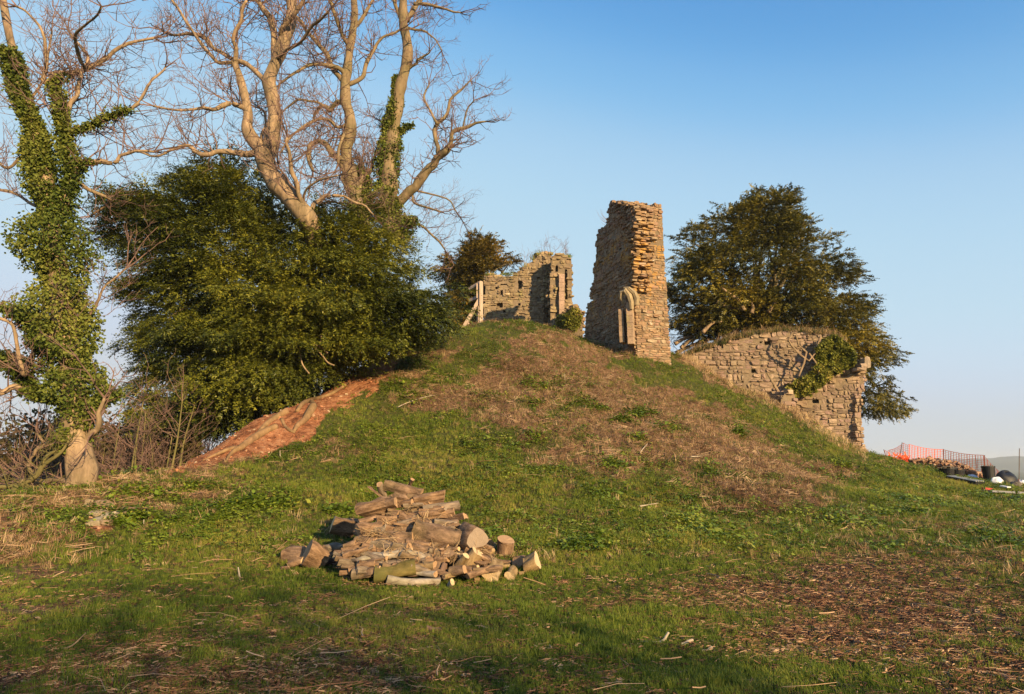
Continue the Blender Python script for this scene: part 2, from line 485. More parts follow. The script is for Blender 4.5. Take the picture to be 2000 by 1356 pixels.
def build_ground():
    a1 = np.radians(np.arange(-50, 50, 0.32)); a2 = np.radians(np.arange(50, 310, 2.5))
    ang = np.r_[a1, a2]
    r = [0.0]; s = .25
    rr = 0.3
    while rr < 46:
        r.append(rr); rr += max(.09, rr * .006)
    while rr < 6800:
        r.append(rr); rr *= 1.09
    r = np.array(r[1:])
    A, Rr = np.meshgrid(ang, r)
    X = Rr * np.sin(A); Y = Rr * np.cos(A)
    Z = ground_z(X, Y)
    m, n = X.shape
    V = np.stack((X, Y, Z), -1).reshape(-1, 3)
    V = np.vstack((V, (0, 0, gz(0, 0))))
    i = np.arange(m - 1)[:, None] * n; j = np.arange(n)[None, :]; k = (j + 1) % n
    f = np.stack((i + j, i + n + j, i + n + k, i + k), -1).reshape(-1, 4)
    jj = np.arange(n)
    f3 = np.stack((np.full(n, m * n), jj, (jj + 1) % n), 1)
    t = NT("ground")
    v = t.coord("World")
    a = t.n("ShaderNodeAttribute", attribute_type='GEOMETRY', attribute_name="cover")
    sep = t.n("ShaderNodeSeparateColor"); t.l(a.outputs["Color"], sep.inputs[0])
    nf = t.noise(v, 14, 8, .75); nm = t.noise(v, 2.2, 5, .6); nb = t.noise(v, 45, 6, .7)
    green = t.ramp(nf, [(.3, (.025, .028, .009)), (.5, (.065, .072, .014)), (.62, (.11, .105, .022)), (.72, (.22, .15, .06))])
    brown = t.ramp(nf, [(.32, (.035, .022, .014)), (.5, (.15, .085, .045)), (.62, (.30, .18, .10)), (.72, (.44, .30, .17))])
    lit = t.ramp(nb, [(.32, (.03, .018, .012)), (.5, (.11, .062, .038)), (.66, (.26, .16, .10))])
    soil = t.ramp(t.noise(v, 3.5, 10, .8), [(.38, (.09, .035, .018)), (.46, (.26, .10, .045)), (.53, (.43, .18, .085)), (.62, (.50, .27, .15))])
    c = t.mix(t.val(t.math('ADD', sep.outputs[1], t.math('MULTIPLY', t.math('SUBTRACT', nf, .5), .8)), .3, .65), green, brown)
    c = t.mix(t.val(t.math('ADD', sep.outputs[2], t.math('MULTIPLY', t.math('SUBTRACT', nf, .5), .8)), .25, .6), c, lit)
    c = t.mix(t.val(t.math('ADD', sep.outputs[0], t.math('MULTIPLY', t.math('SUBTRACT', nf, .5), .5)), .3, .55), c, soil)
    t.base(c)
    t.bump(t.math('ADD', t.math('ADD', nf, t.math('MULTIPLY', nb, .4)), nm), 1.0, .09)
    me = mesh_np("ground", V, [f, f3], t.m, smooth=True)
    so, br, li, gr = cover(V)
    set_attr(me, "cover", 'FLOAT_COLOR', 'POINT', np.stack((so, br, li, np.ones(len(V))), 1).astype(np.float32))
    o = link("ground", me)
    tag(o, "grassy castle mound with a bare red earth bank on its flank", None, None, "structure")
    return o
build_ground()

def build_hills():
    t = NT("far_hills"); v = t.coord("World")
    t.base(t.ramp(t.noise(v, .006, 5), [(.4, (.03, .04, .02)), (.55, (.07, .08, .035)), (.65, (.10, .10, .05))]))
    for (R0, h, sd, lo, hi) in ((3000, 52, 3, -8, 60), (4600, 70, 8, -60, 60)):
        th = np.radians(np.arange(lo, hi, .25))
        rows = []
        prof = np.clip(.55 + .5 * noise(np.degrees(th) / 9, 0, seed=sd) + .12 * noise(np.degrees(th) / 1.7, 0, seed=sd + 1) + .04 * noise(np.degrees(th) / .4, 0, seed=sd + 2), 0.12, 1.3)
        prof = prof * (0.35 + .65 * np.clip((np.degrees(th) - 28) / 8, 0, 1)) if R0 < 4000 else prof * .6
        for dr, hh in ((0, -30), (150, .25), (400, .8), (650, 1.0), (1000, .7), (1600, -.5)):
            z = np.where(np.full(th.shape, hh < -1), -32, h * prof * hh)
            rows.append(np.stack(((R0 + dr) * np.sin(th), (R0 + dr) * np.cos(th), z - 10 * (hh < 1)), -1))
        V = np.concatenate(rows); n = len(th); m = len(rows)
        i = np.arange(m - 1)[:, None] * n; j = np.arange(n - 1)[None, :]
        f = np.stack((i + j, i + j + 1, i + n + j + 1, i + n + j), -1).reshape(-1, 4)
        o = link("hills", mesh_np("hills", V, f, t.m, True)); tag(o, "low wooded hills on the far horizon", None, None, "structure")
build_hills()

def unit_stone(seed, rnd=.12, jit=.05):
    r = np.random.default_rng(seed)
    idx = {}; V = []; Q = []
    def vid(p):
        k = tuple(p)
        if k not in idx: idx[k] = len(V); V.append(np.array(p, float) / 2 - .5)
        return idx[k]
    for ax in range(3):
        for s in (0, 2):
            for a in range(2):
                for b in range(2):
                    q = []
                    for da, db in ((0, 0), (1, 0), (1, 1), (0, 1)):
                        p = [0, 0, 0]; p[ax] = s; p[(ax + 1) % 3] = a + da; p[(ax + 2) % 3] = b + db
                        q.append(vid(p))
                    Q.append(q if s else q[::-1])
    V = np.array(V)
    n = np.abs(V) > .4
    k = n.sum(1)
    V = V * np.where(k == 3, 1 - rnd, np.where(k == 2, 1 - rnd * .45, 1))[:, None]
    V += r.normal(0, jit, V.shape) * np.array((1, .7, 1))
    V[:, 2] *= 1 + .25 * r.normal(0, .5) * V[:, 0]
    return V, np.array(Q)

# ------------------------------------------------------------------ scatter: one object whose geometry nodes place small plants
def scatter(name, P, rot, scl, tone, pick, variants, mat, label=None, parent=None):
    """variants: list of (V, faces3)"""
    N = len(P)
    base = np.array(parent.location) if parent is not None else np.zeros(3)
    Vs = [np.asarray(P) - base]; F3 = []; var = [np.zeros(N, np.int32)]; off = N
    for k, (V, f) in enumerate(variants):
        Vs.append(V); F3.append(np.asarray(f) + off); var.append(np.full(len(V), k + 1, np.int32)); off += len(V)
    me = mesh_np(name, np.concatenate(Vs), np.concatenate(F3), mat)
    V_ = np.concatenate(var); M = len(V_) - N
    pad = lambda a, w=None: np.concatenate((np.asarray(a, np.float32), np.zeros((M,) if w is None else (M, w), np.float32)))
    set_attr(me, "var", 'INT', 'POINT', V_)
    set_attr(me, "pick", 'INT', 'POINT', np.concatenate((np.asarray(pick, np.int32), np.zeros(M, np.int32))))
    set_attr(me, "rot", 'FLOAT_VECTOR', 'POINT', pad(rot, 3))
    set_attr(me, "scl", 'FLOAT', 'POINT', pad(scl))
    set_attr(me, "tone", 'FLOAT', 'POINT', pad(tone))
    o = link(name, me, parent)
    g = bpy.data.node_groups.new(name + "_scatter", 'GeometryNodeTree')
    g.interface.new_socket("Geometry", in_out='INPUT', socket_type='NodeSocketGeometry')
    g.interface.new_socket("Geometry", in_out='OUTPUT', socket_type='NodeSocketGeometry')
    nd = g.nodes; ln = g.links
    gi = nd.new('NodeGroupInput'); go = nd.new('NodeGroupOutput')
    def na(nm, typ):
        a = nd.new('GeometryNodeInputNamedAttribute'); a.data_type = typ; a.inputs[0].default_value = nm; return a.outputs[0]
    va = na("var", 'INT')
    def sep(k):
        c = nd.new('FunctionNodeCompare'); c.data_type = 'INT'; c.operation = 'EQUAL'
        ln.new(va, c.inputs[2]); c.inputs[3].default_value = k
        s = nd.new('GeometryNodeSeparateGeometry'); s.domain = 'POINT'
        ln.new(gi.outputs[0], s.inputs[0]); ln.new(c.outputs[0], s.inputs[1]); return s.outputs[0]
    pts = sep(0)
    jn = nd.new('GeometryNodeJoinGeometry')
    for k in range(len(variants)):
        gti = nd.new('GeometryNodeGeometryToInstance'); ln.new(sep(k + 1), gti.inputs[0]); ln.new(gti.outputs[0], jn.inputs[0])
    ip = nd.new('GeometryNodeInstanceOnPoints')
    ln.new(pts, ip.inputs['Points']); ln.new(jn.outputs[0], ip.inputs['Instance'])
    ip.inputs['Pick Instance'].default_value = True
    ln.new(na("pick", 'INT'), ip.inputs['Instance Index'])
    er = nd.new('FunctionNodeEulerToRotation'); ln.new(na("rot", 'FLOAT_VECTOR'), er.inputs[0]); ln.new(er.outputs[0], ip.inputs['Rotation'])
    ln.new(na("scl", 'FLOAT'), ip.inputs['Scale'])
    ln.new(ip.outputs[0], go.inputs[0])
    md = o.modifiers.new("scatter", 'NODES'); md.node_group = g
    tag(o, label, None, None, "stuff")
    return o

def v_blades(n, h0, h1, spread, width, lean=.5, droop=0.3):
    V = []; Fc = []
    for i in range(n):
        a = U_(0, 6.283); r = spread * math.sqrt(R_()); bx, by = r * math.cos(a), r * math.sin(a)
        h = U_(h0, h1); la = U_(0, 6.283); ll = h * U_(.1, lean)
        w = width * U_(.7, 1.3); wx, wy = -math.sin(la) * w / 2, math.cos(la) * w / 2
        mx, my, mz = bx + math.cos(la) * ll * .4, by + math.sin(la) * ll * .4, h * .6
        tx, ty, tz = bx + math.cos(la) * ll, by + math.sin(la) * ll, h * (1 - droop * R_())
        k = len(V)
        V += [(bx - wx, by - wy, -.01), (bx + wx, by + wy, -.01), (mx + wx * .8, my + wy * .8, mz), (mx - wx * .8, my - wy * .8, mz), (tx, ty, tz)]
        Fc += [(k, k + 1, k + 2), (k, k + 2, k + 3), (k + 3, k + 2, k + 4)]
    return np.array(V), np.array(Fc)

def v_leaves(n, h, spread, size):
    V = []; Fc = []
    for i in range(n):
        a = U_(0, 6.283); r = spread * math.sqrt(R_()); z = U_(.15, 1) * h * (1 - .5 * (r / spread) ** 2)
        c = np.array((r * math.cos(a), r * math.sin(a), z))
        d = np.array((math.cos(a + U_(-.8, .8)), math.sin(a + U_(-.8, .8)), U_(-.5, .4))); d /= np.linalg.norm(d)
        s = np.cross(d, (0, 0, 1)); s /= np.linalg.norm(s); L = size * U_(.6, 1.3)
        k = len(V)
        s = s + np.array((0, 0, U_(-.5, .5)))
        V += [c, c + d * L * .5 + s * L * .33, c + d * L, c + d * L * .5 - s * L * .33]
        Fc += [(k, k + 1, k + 2), (k, k + 2, k + 3)]
    return np.array(V), np.array(Fc)

def v_sticks(n, l0, l1, w, spread, tilt=.25, zmax=.04):
    V = []; Fc = []
    for i in range(n):
        a = U_(0, 6.283); L = U_(l0, l1); ww = w * U_(.5, 1.4)
        c = np.array((U_(-1, 1) * spread, U_(-1, 1) * spread, U_(0.004, zmax)))
        d = np.array((math.cos(a), math.sin(a), U_(-tilt, tilt))); s = np.array((-math.sin(a), math.cos(a), 0)) * ww * .5; u = np.array((0, 0, ww * .6))
        b = np.array((-math.sin(a), math.cos(a), U_(-.5, .5))) * L * U_(-.12, .12)
        k = len(V)
        for q, o in ((-.5, 0), (0, 1), (.5, 0)):
            p = c + d * L * q + b * o
            V += [p - s, p + s, p + u]
        for q in (0, 3):
            for e, f in ((0, 1), (1, 2), (2, 0)):
                Fc += [(k + q + e, k + q + f, k + q + 3 + f), (k + q + e, k + q + 3 + f, k + q + 3 + e)]
    return np.array(V), np.array(Fc)

def v_stems(n, h0, h1, spread, w):
    """dead upright or arching bramble and nettle stems"""
    V = []; Fc = []
    for i in range(n):
        a = U_(0, 6.283); h = U_(h0, h1); bend = U_(.1, 1.1) * h; b = np.array((U_(-1, 1) * spread, U_(-1, 1) * spread, -.02))
        d = np.array((math.cos(a), math.sin(a), 0)); s = np.array((-math.sin(a), math.cos(a), 0)) * w * U_(.6, 1.3)
        k = len(V); q = 4
        for j in range(q):
            t_ = j / (q - 1)
            p = b + d * bend * t_ ** 1.6 + np.array((0, 0, h * (t_ - .35 * t_ * t_)))
            V += [p - s * .5 * (1 - .6 * t_), p + s * .5 * (1 - .6 * t_)]
        for j in range(q - 1):
            m = k + 2 * j; Fc += [(m, m + 1, m + 3), (m, m + 3, m + 2)]
    return np.array(V), np.array(Fc)

def sample_ground(n, dmax=34.0, bias=1.6, xlim=48):
    """random ground points, denser towards the camera"""
    u = RNG.random(n)
    r0, r1 = 3.8, dmax
    e = 2.0 - bias
    r = (r0 ** e + u * (r1 ** e - r0 ** e)) ** (1 / e)
    a = np.radians(RNG.uniform(-xlim, xlim, n))
    x = r * np.sin(a); y = r * np.cos(a)
    return np.stack((x, y, ground_z(x, y)), 1)

def visible(P, grow=30):
    px, py, d = proj(P)
    return (px > -450) & (px < 2550) & (py > 560) & (py < 1560)

def rand_rot(n, tilt=.15):
    return np.stack((RNG.normal(0, tilt, n), RNG.normal(0, tilt, n), RNG.uniform(0, 6.283, n)), 1)

M_grass = mat_leaf("grass", [(.045, .07, .010), (.10, .15, .018), (.19, .23, .03), (.36, .31, .07)], .3, .6, .2, True)
M_dry = mat_leaf("dry_grass", [(.14, .09, .04), (.32, .205, .105), (.48, .33, .18), (.62, .46, .27)], .25, .7, .15, True)
M_herb = mat_leaf("herb", [(.055, .09, .008), (.11, .175, .013), (.20, .26, .024), (.30, .31, .04)], .25, .5, .35, True)
M_stem = mat_leaf("dead_stem", [(.075, .04, .022), (.19, .105, .06), (.33, .20, .12), (.52, .36, .22)], 0, .8, .1, True)
M_chip = mat_leaf("wood_chip", [(.05, .025, .015), (.14, .068, .038), (.27, .145, .08), (.46, .30, .18)], 0, .8, .1, True)

M_clod = mat_leaf("clod", [(.16, .06, .03), (.30, .12, .06), (.42, .20, .11), (.40, .30, .2)], 0, .9, .1, True)

def ground_cover():
    # grass
    P = sample_ground(185000, bias=1.35); P = P[visible(P)]
    so, br, li, gr = cover(P); rn = RNG.random(len(P))
    keep = rn < np.clip((1 - so * 1.3) * (1 - .72 * br) * (1 - .85 * li) , 0, 1)
    P = P[keep]; gr = gr[keep]; n = len(P)
    d = np.hypot(P[:, 0], P[:, 1])
    tone = np.clip(.42 + .25 * gr + .28 * fbm(P[:, 0] * .8, P[:, 1] * .8, seed=77) + RNG.normal(0, .14, n), 0, 1)
    clump = np.clip(fbm(P[:, 0] * 1.3, P[:, 1] * 1.3, seed=88) * 1.4 + .1, 0, 1)
    scl = (.55 + .9 * clump * RNG.random(n) + .3 * gr) * (.75 + .018 * d)
    vs = [v_blades(13, .035, .09, .05, .005) for _ in range(4)] + [v_blades(16, .05, .14, .05, .005, .8) for _ in range(3)]
    scatter("grass", P, rand_rot(n), scl, tone, RNG.integers(0, len(vs), n), vs, M_grass, "short green grass over the mound and lawn")
    # dry grass tufts
    P = sample_ground(72000, bias=1.2); P = P[visible(P)]
    so, br, li, gr = cover(P); rn = RNG.random(len(P))
    px, py, _ = proj(P)
    skirt = np.exp(-((py - (700 + (px - 1340) * .53)) / 16) ** 2) * (px > 1330) * (px < 1690)      # long dry grass at the foot of the wall
    keep = rn < np.clip((1 - so) * (.17 + .75 * br + .1 * li - .1 * gr) * (P[:, 2] > .10) + .7 * skirt, 0, 1)
    P = P[keep]; skirt = skirt[keep]; n = len(P); d = np.hypot(P[:, 0], P[:, 1])
    vs = [v_blades(12, .06, .2, .06, .005, 1.1, .6) for _ in range(4)] + [v_blades(9, .04, .10, .07, .006, 1.6, .7) for _ in range(3)]
    scatter("dry_grass", P, rand_rot(n, .3), (.6 + .7 * RNG.random(n) + .8 * skirt) * (.8 + .012 * d), np.clip(RNG.normal(.40, .22, n) + .3 * skirt, 0, 1), RNG.integers(0, len(vs), n), vs, M_dry, "dry straw coloured grass tufts among the green")
    # leafy herbs
    P = sample_ground(96000, bias=1.3); P = P[visible(P)]
    so, br, li, gr = cover(P); rn = RNG.random(len(P))
    hn = fbm(P[:, 0] * 1.1, P[:, 1] * 1.1, seed=99)
    slope = np.clip((P[:, 2] - .1) / .4, 0, 1)
    keep = rn < np.clip((1 - so) * (.35 + 1.7 * hn - .4 * br) * slope, 0, 1)
    P = P[keep]
    k_ = 150; q = sample_ground(k_, dmax=26, bias=1.0); q = q[(q[:, 2] > .2) & (q[:, 2] < 5.5)]
    cl = np.repeat(q, 42, 0); rad = np.repeat(RNG.uniform(.08, .38, len(q)), 42)
    cl[:, 0] += RNG.normal(0, 1, len(cl)) * rad; cl[:, 1] += RNG.normal(0, 1, len(cl)) * rad; cl[:, 2] = ground_z(cl[:, 0], cl[:, 1])
    cl = cl[(cover(cl)[0] < .2)]; nc = len(cl); P = np.vstack((P, cl))
    n = len(P); d = np.hypot(P[:, 0], P[:, 1])
    vs = [v_leaves(16, .09, .09, .045) for _ in range(4)] + [v_leaves(20, .16, .12, .06) for _ in range(3)]
    scatter("herbs", P, rand_rot(n), (.55 + .8 * RNG.random(n) ** 1.5) * (.85 + .008 * d) * np.where(np.arange(n) >= n - nc, 1.5, 1), np.clip(.5 + .3 * fbm(P[:, 0], P[:, 1], seed=101) + RNG.normal(0, .16, n), 0, 1), RNG.integers(0, len(vs), n), vs, M_herb, "leafy green herbs and young nettles on the slope")
    # dead bramble stems
    P = sample_ground(54000, bias=1.1); P = P[visible(P)]
    so, br, li, gr = cover(P); rn = RNG.random(len(P))
    keep = rn < np.clip((1 - so) * (.05 + 1.0 * br - .1 * gr) * (P[:, 2] > .15), 0, 1)
    P = P[keep]
    cl = []
    for (cx, cy, sx, sy, k_) in ((985, 725, 22, 9, 70), (1012, 720, 20, 8, 60), (1045, 728, 22, 6, 60), (1440, 985, 45, 10, 110), (1500, 985, 35, 10, 80), (1300, 955, 40, 9, 60), (1545, 912, 40, 10, 80), (1350, 880, 40, 8, 70), (1120, 865, 30, 8, 50), (690, 890, 30, 8, 40), (1180, 770, 40, 8, 60), (820, 800, 30, 6, 40)):
        c0 = hit(cx, cy, 8)
        q = np.stack((c0[0] + RNG.normal(0, sx / F * c0[1], k_), c0[1] + RNG.normal(0, .5, k_)), 1)
        cl.append(np.column_stack((q, ground_z(q[:, 0], q[:, 1]))))
    cl = np.concatenate(cl); nc = len(cl); P = np.vstack((P, cl))
    n = len(P); d = np.hypot(P[:, 0], P[:, 1])
    vs = [v_stems(6, .08, .3, .12, .008) for _ in range(6)] + [v_sticks(7, .1, .35, .008, .12, .3, .10) for _ in range(3)]
    scatter("dead_stems", P, rand_rot(n, .25), (.5 + .7 * RNG.random(n)) * (.8 + .012 * d), np.where(np.arange(n) >= n - nc, .18, np.clip(RNG.normal(.5, .25, n), 0, 1)), RNG.integers(0, len(vs), n), vs, M_stem, "brown dead bramble stems matted over the slope")
    # clods and stones on the bare bank
    P = sample_ground(30000, dmax=30, bias=.8, xlim=40); so = cover(P)[0]; P = P[(RNG.random(len(P)) < so * .5) & visible(P)]; n = len(P)
    vs = [(V * (.09, .08, .05), np.vstack((Q[:, :3], Q[:, [0, 2, 3]]))) for V, Q in (unit_stone(400 + i, .2, .07) for i in range(5))]
    scatter("clods", P, rand_rot(n, .4), .25 + .9 * RNG.random(n) ** 3, RNG.random(n), RNG.integers(0, 5, n), vs, M_clod, "clods of red earth and small stones on the bare bank")
    # wood chips and straw litter on the lawn
    P = sample_ground(84000, dmax=18, bias=1.5); P = P[visible(P)]
    so, br, li, gr = cover(P); rn = RNG.random(len(P))
    keep = rn < np.clip(.13 + 1.1 * li + .15 * so, 0, 1)
    P = P[keep]; n = len(P)
    P[:, 2] += .005
    vs = [v_sticks(9, .015, .065, .008, .08, .25, .022) for _ in range(6)] + [v_sticks(4, .04, .15, .005, .08, .15, .03) for _ in range(3)]
    scatter("wood_chips", P, rand_rot(n, .1), .5 + .7 * RNG.random(n), np.clip(RNG.normal(.42, .26, n), 0, 1), RNG.integers(0, len(vs), n), vs, M_chip, "brown wood chips and straw littering the ground")
    # long pale twigs lying about
    P = sample_ground(480, dmax=28, bias=.6); P = P[visible(P)]
    so, br, li, gr = cover(P)
    n = len(P); P[:, 2] += .05
    vs = [v_sticks(1, .15, .6, .009, .02, .1, .05) for _ in range(8)]
    scatter("fallen_twigs", P, rand_rot(n, .12), .5 + .6 * RNG.random(n), np.clip(RNG.normal(.8, .2, n), 0, 1), RNG.integers(0, len(vs), n), vs, M_chip, "thin pale twigs fallen on the slope")
ground_cover()
# ------------------------------------------------------------------ plants
M_branch = mat_bark("twig_bark", (.10, .065, .055), (.23, .14, .115), 14)
M_bark = mat_bark("tree_bark", (.13, .095, .06), (.32, .235, .145), 5, .3)
M_bark_pale = mat_bark("pale_bark", (.13, .09, .06), (.44, .31, .20), 7, .2)
M_bark_dark = mat_bark("dark_bark", (.10, .075, .045), (.22, .165, .10), 6, .35)
M_bark_moss = mat_bark("mossy_bark", (.10, .09, .035), (.24, .19, .08), 6, .6)
M_yew = mat_leaf("yew_leaves", [(.020, .032, .007), (.060, .075, .010), (.145, .155, .017), (.27, .25, .028)], .12, .5, .35, big=.35)
M_yew2 = mat_leaf("yew_leaves_warm", [(.028, .034, .008), (.080, .078, .012), (.19, .16, .022), (.34, .25, .035)], .12, .5, .35, big=.35)
M_yew3 = mat_leaf("yew_leaves_rust", [(.035, .036, .009), (.09, .075, .013), (.20, .14, .022), (.34, .20, .035)], .12, .5, .3, big=.35)
M_ivy = mat_leaf("ivy_leaves", [(.035, .055, .009), (.075, .105, .016), (.13, .15, .025), (.20, .20, .04)], .12, .62, .2)
M_ivy_light = mat_leaf("ivy_leaves_light", [(.06, .07, .012), (.14, .155, .022), (.26, .25, .04), (.38, .27, .09)], .2, .6, .2)

def unit(v): return v / (np.linalg.norm(v) + 1e-12)

def grow_twig(mb, b, d, L, r, lev, up=.25):
    """a wandering twig with side twigs"""
    n = 4 if lev <= 1 else 5
    P = [b]; d = unit(d); p = b
    sl = L / (n - 1)
    for i in range(n - 1):
        d = unit(d + np.array((random.gauss(0, .28), random.gauss(0, .28), random.gauss(0, .2) + up * .5)))
        p = p + d * sl
        P.append(p)
    mb.tube(P, np.linspace(r, max(r * .35, .0028), n), 3, False)
    if lev > 0:
        k = max(2, int(L / (.30 if lev == 1 else .38)) + 1)
        for i in range(k):
            f = U_(.25, 1.0) * (n - 1.001); j = int(f); q = P[j] + (P[j + 1] - P[j]) * (f - j)
            a = unit(P[j + 1] - P[j]); s = unit(np.array((random.gauss(0, 1), random.gauss(0, 1), random.gauss(0, 1))))
            grow_twig(mb, q, a * .75 + s * .75, L * U_(.35, .62), r * .55, lev - 1, up)

def spline(P, k=4):
    P = np.asarray(P, float); m = len(P)
    if m < 3: return P
    out = []
    for i in range(m - 1):
        p0 = P[max(i - 1, 0)]; p1 = P[i]; p2 = P[i + 1]; p3 = P[min(i + 2, m - 1)]
        for j in range(k):
            t = j / k
            out.append(.5 * ((2 * p1) + (-p0 + p2) * t + (2 * p0 - 5 * p1 + 4 * p2 - p3) * t * t + (-p0 + 3 * p1 - 3 * p2 + p3) * t ** 3))
    out.append(P[-1]); return np.array(out)

def limb_points(pts, D):
    """pts: (px,py,radius px[,depth offset])"""
    Q = np.array([list(W(p[0], p[1], D + (p[3] if len(p) > 3 else 0))) + [p[2] / F * D] for p in pts])
    return spline(Q, 4)

def tree(name, label, D, trunk, limbs, loc_px, twig=None, bark=None, cat="tree", sides=9, dens=1.0, group=None, lev=2, L0=1.9, drift=1.2, up=.25):
    b = W(loc_px[0], loc_px[1], D)
    t = empty(name, tuple(b), label, cat, group)
    bark = bark or M_bark
    S = []
    m = MB()
    for tr in trunk:
        Q = limb_points(tr, D)
        w = np.stack([.12 * Q[:, 3] * noise(Q[:, 2] * 2.2, k * 9.1, seed=int(tr[0][0])) for k in range(3)], 1); Q[:, :3] += w
        Q[:, 3] *= .92 * (1 + .14 * noise(Q[:, 2] * 2.7, 3.3, seed=4))
        m.tube(Q[:, :3], Q[:, 3], 14); S.append((Q, .35))
    m.build("trunk", bark, t, True)
    for lb in limbs:
        off = random.gauss(0, drift)
        k = len(lb); lb2 = [(p[0], p[1], p[2], (p[3] if len(p) > 3 else 0) + (off * (i / max(1, k - 1)) if len(p) < 4 else 0)) for i, p in enumerate(lb)]
        Q = limb_points(lb2, D)
        j = np.arange(len(Q)) / 2.3
        for ax in range(3): Q[1:, ax] += .05 * noise(j[1:], ax * 5.5, seed=int(lb[0][0] + lb[0][1]))
        Q[:, 3] *= .72 * (1 + .12 * noise(j, 2.2, seed=5)); m = MB(); m.tube(Q[:, :3], Q[:, 3], sides); o = m.build("limb", bark, t, True)
        S.append((Q, 1.0))
    m = MB()
    for Q, wgt in S:
        if wgt < 1 and not twig: continue
        seg = np.linalg.norm(np.diff(Q[:, :3], axis=0), axis=1); tot = seg.sum()
        cnt = int(tot * 9.0 * dens * wgt) + (2 if wgt == 1 else 0)
        for i in range(cnt):
            f = (U_(.12, 1) if wgt == 1 else U_(.55, 1)) * (len(Q) - 1.001); j = int(f)
            q = Q[j, :3] + (Q[j + 1, :3] - Q[j, :3]) * (f - j); a = unit(Q[j + 1, :3] - Q[j, :3])
            s = unit(np.array((random.gauss(0, 1), random.gauss(0, .8), random.gauss(.25, .9))))
            r = min(max(.007, Q[j, 3] * .3), .024)
            grow_twig(m, q, a * .6 + s, L0 * U_(.45, 1.1) * (.6 + .4 * (1 - f / len(Q))), r, lev, up)
        if wgt == 1:
            q = Q[-1, :3]; a = unit(Q[-1, :3] - Q[-3, :3])
            for i in range(3): grow_twig(m, q, a + .4 * np.array((random.gauss(0, 1), random.gauss(0, 1), random.gauss(0, 1))), L0 * U_(.5, 1), min(.03, Q[-1, 3] * .8), lev, up)
    if m.n: m.build("twigs", M_branch if twig is None else twig, t, kind="stuff")
    return t

def leaf_cloud(C, Dr, size, width, n_per=1, quad=False, seed=0):
    """elongated leaf faces at C pointing along Dr"""
    n = len(C); r = np.random.default_rng(seed)
    Dn = Dr / (np.linalg.norm(Dr, axis=1)[:, None] + 1e-9)
    rv = r.normal(0, 1, (n, 3)); S = np.cross(Dn, rv); S /= np.linalg.norm(S, axis=1)[:, None] + 1e-9
    L = size * r.uniform(.6, 1.35, n)[:, None]; w = width * r.uniform(.7, 1.3, n)[:, None]
    if quad:
        V = np.stack((C, C + Dn * L * .5 + S * w * .5, C + Dn * L, C + Dn * L * .5 - S * w * .5), 1).reshape(-1, 3)
        return V, np.arange(n * 4).reshape(n, 4)
    V = np.stack((C - S * w * .5, C + S * w * .5, C + Dn * L), 1).reshape(-1, 3)
    return V, np.arange(n * 3).reshape(n, 3)

def ivy_patch(name, poly, D, depth, n, size, parent, mat):
    pts = []
    A = np.array(poly); lo, hi = A.min(0), A.max(0)
    r = np.random.default_rng(n)
    X = r.uniform(lo[0], hi[0], n * 3); Y = r.uniform(lo[1], hi[1], n * 3)
    k = in_poly(X + 5 * noise(X / 9, Y / 9, seed=2), Y + 5 * noise(X / 9, Y / 9, seed=3), poly)
    X, Y = X[k][:n], Y[k][:n]
    lump = .5 + .5 * noise(X / 11, Y / 11, seed=8)
    dd = -depth * lump * r.uniform(.3, 1, len(X))
    C = np.array([W(a, b, D + c) for a, b, c in zip(X, Y, dd)])
    Dr = r.normal(0, .6, C.shape) + (0, -.5, -.5)
    V, f = leaf_cloud(C, Dr, size * 1.2, size, quad=True, seed=n)
    return part(name, V, f, mat, parent, kind="stuff")

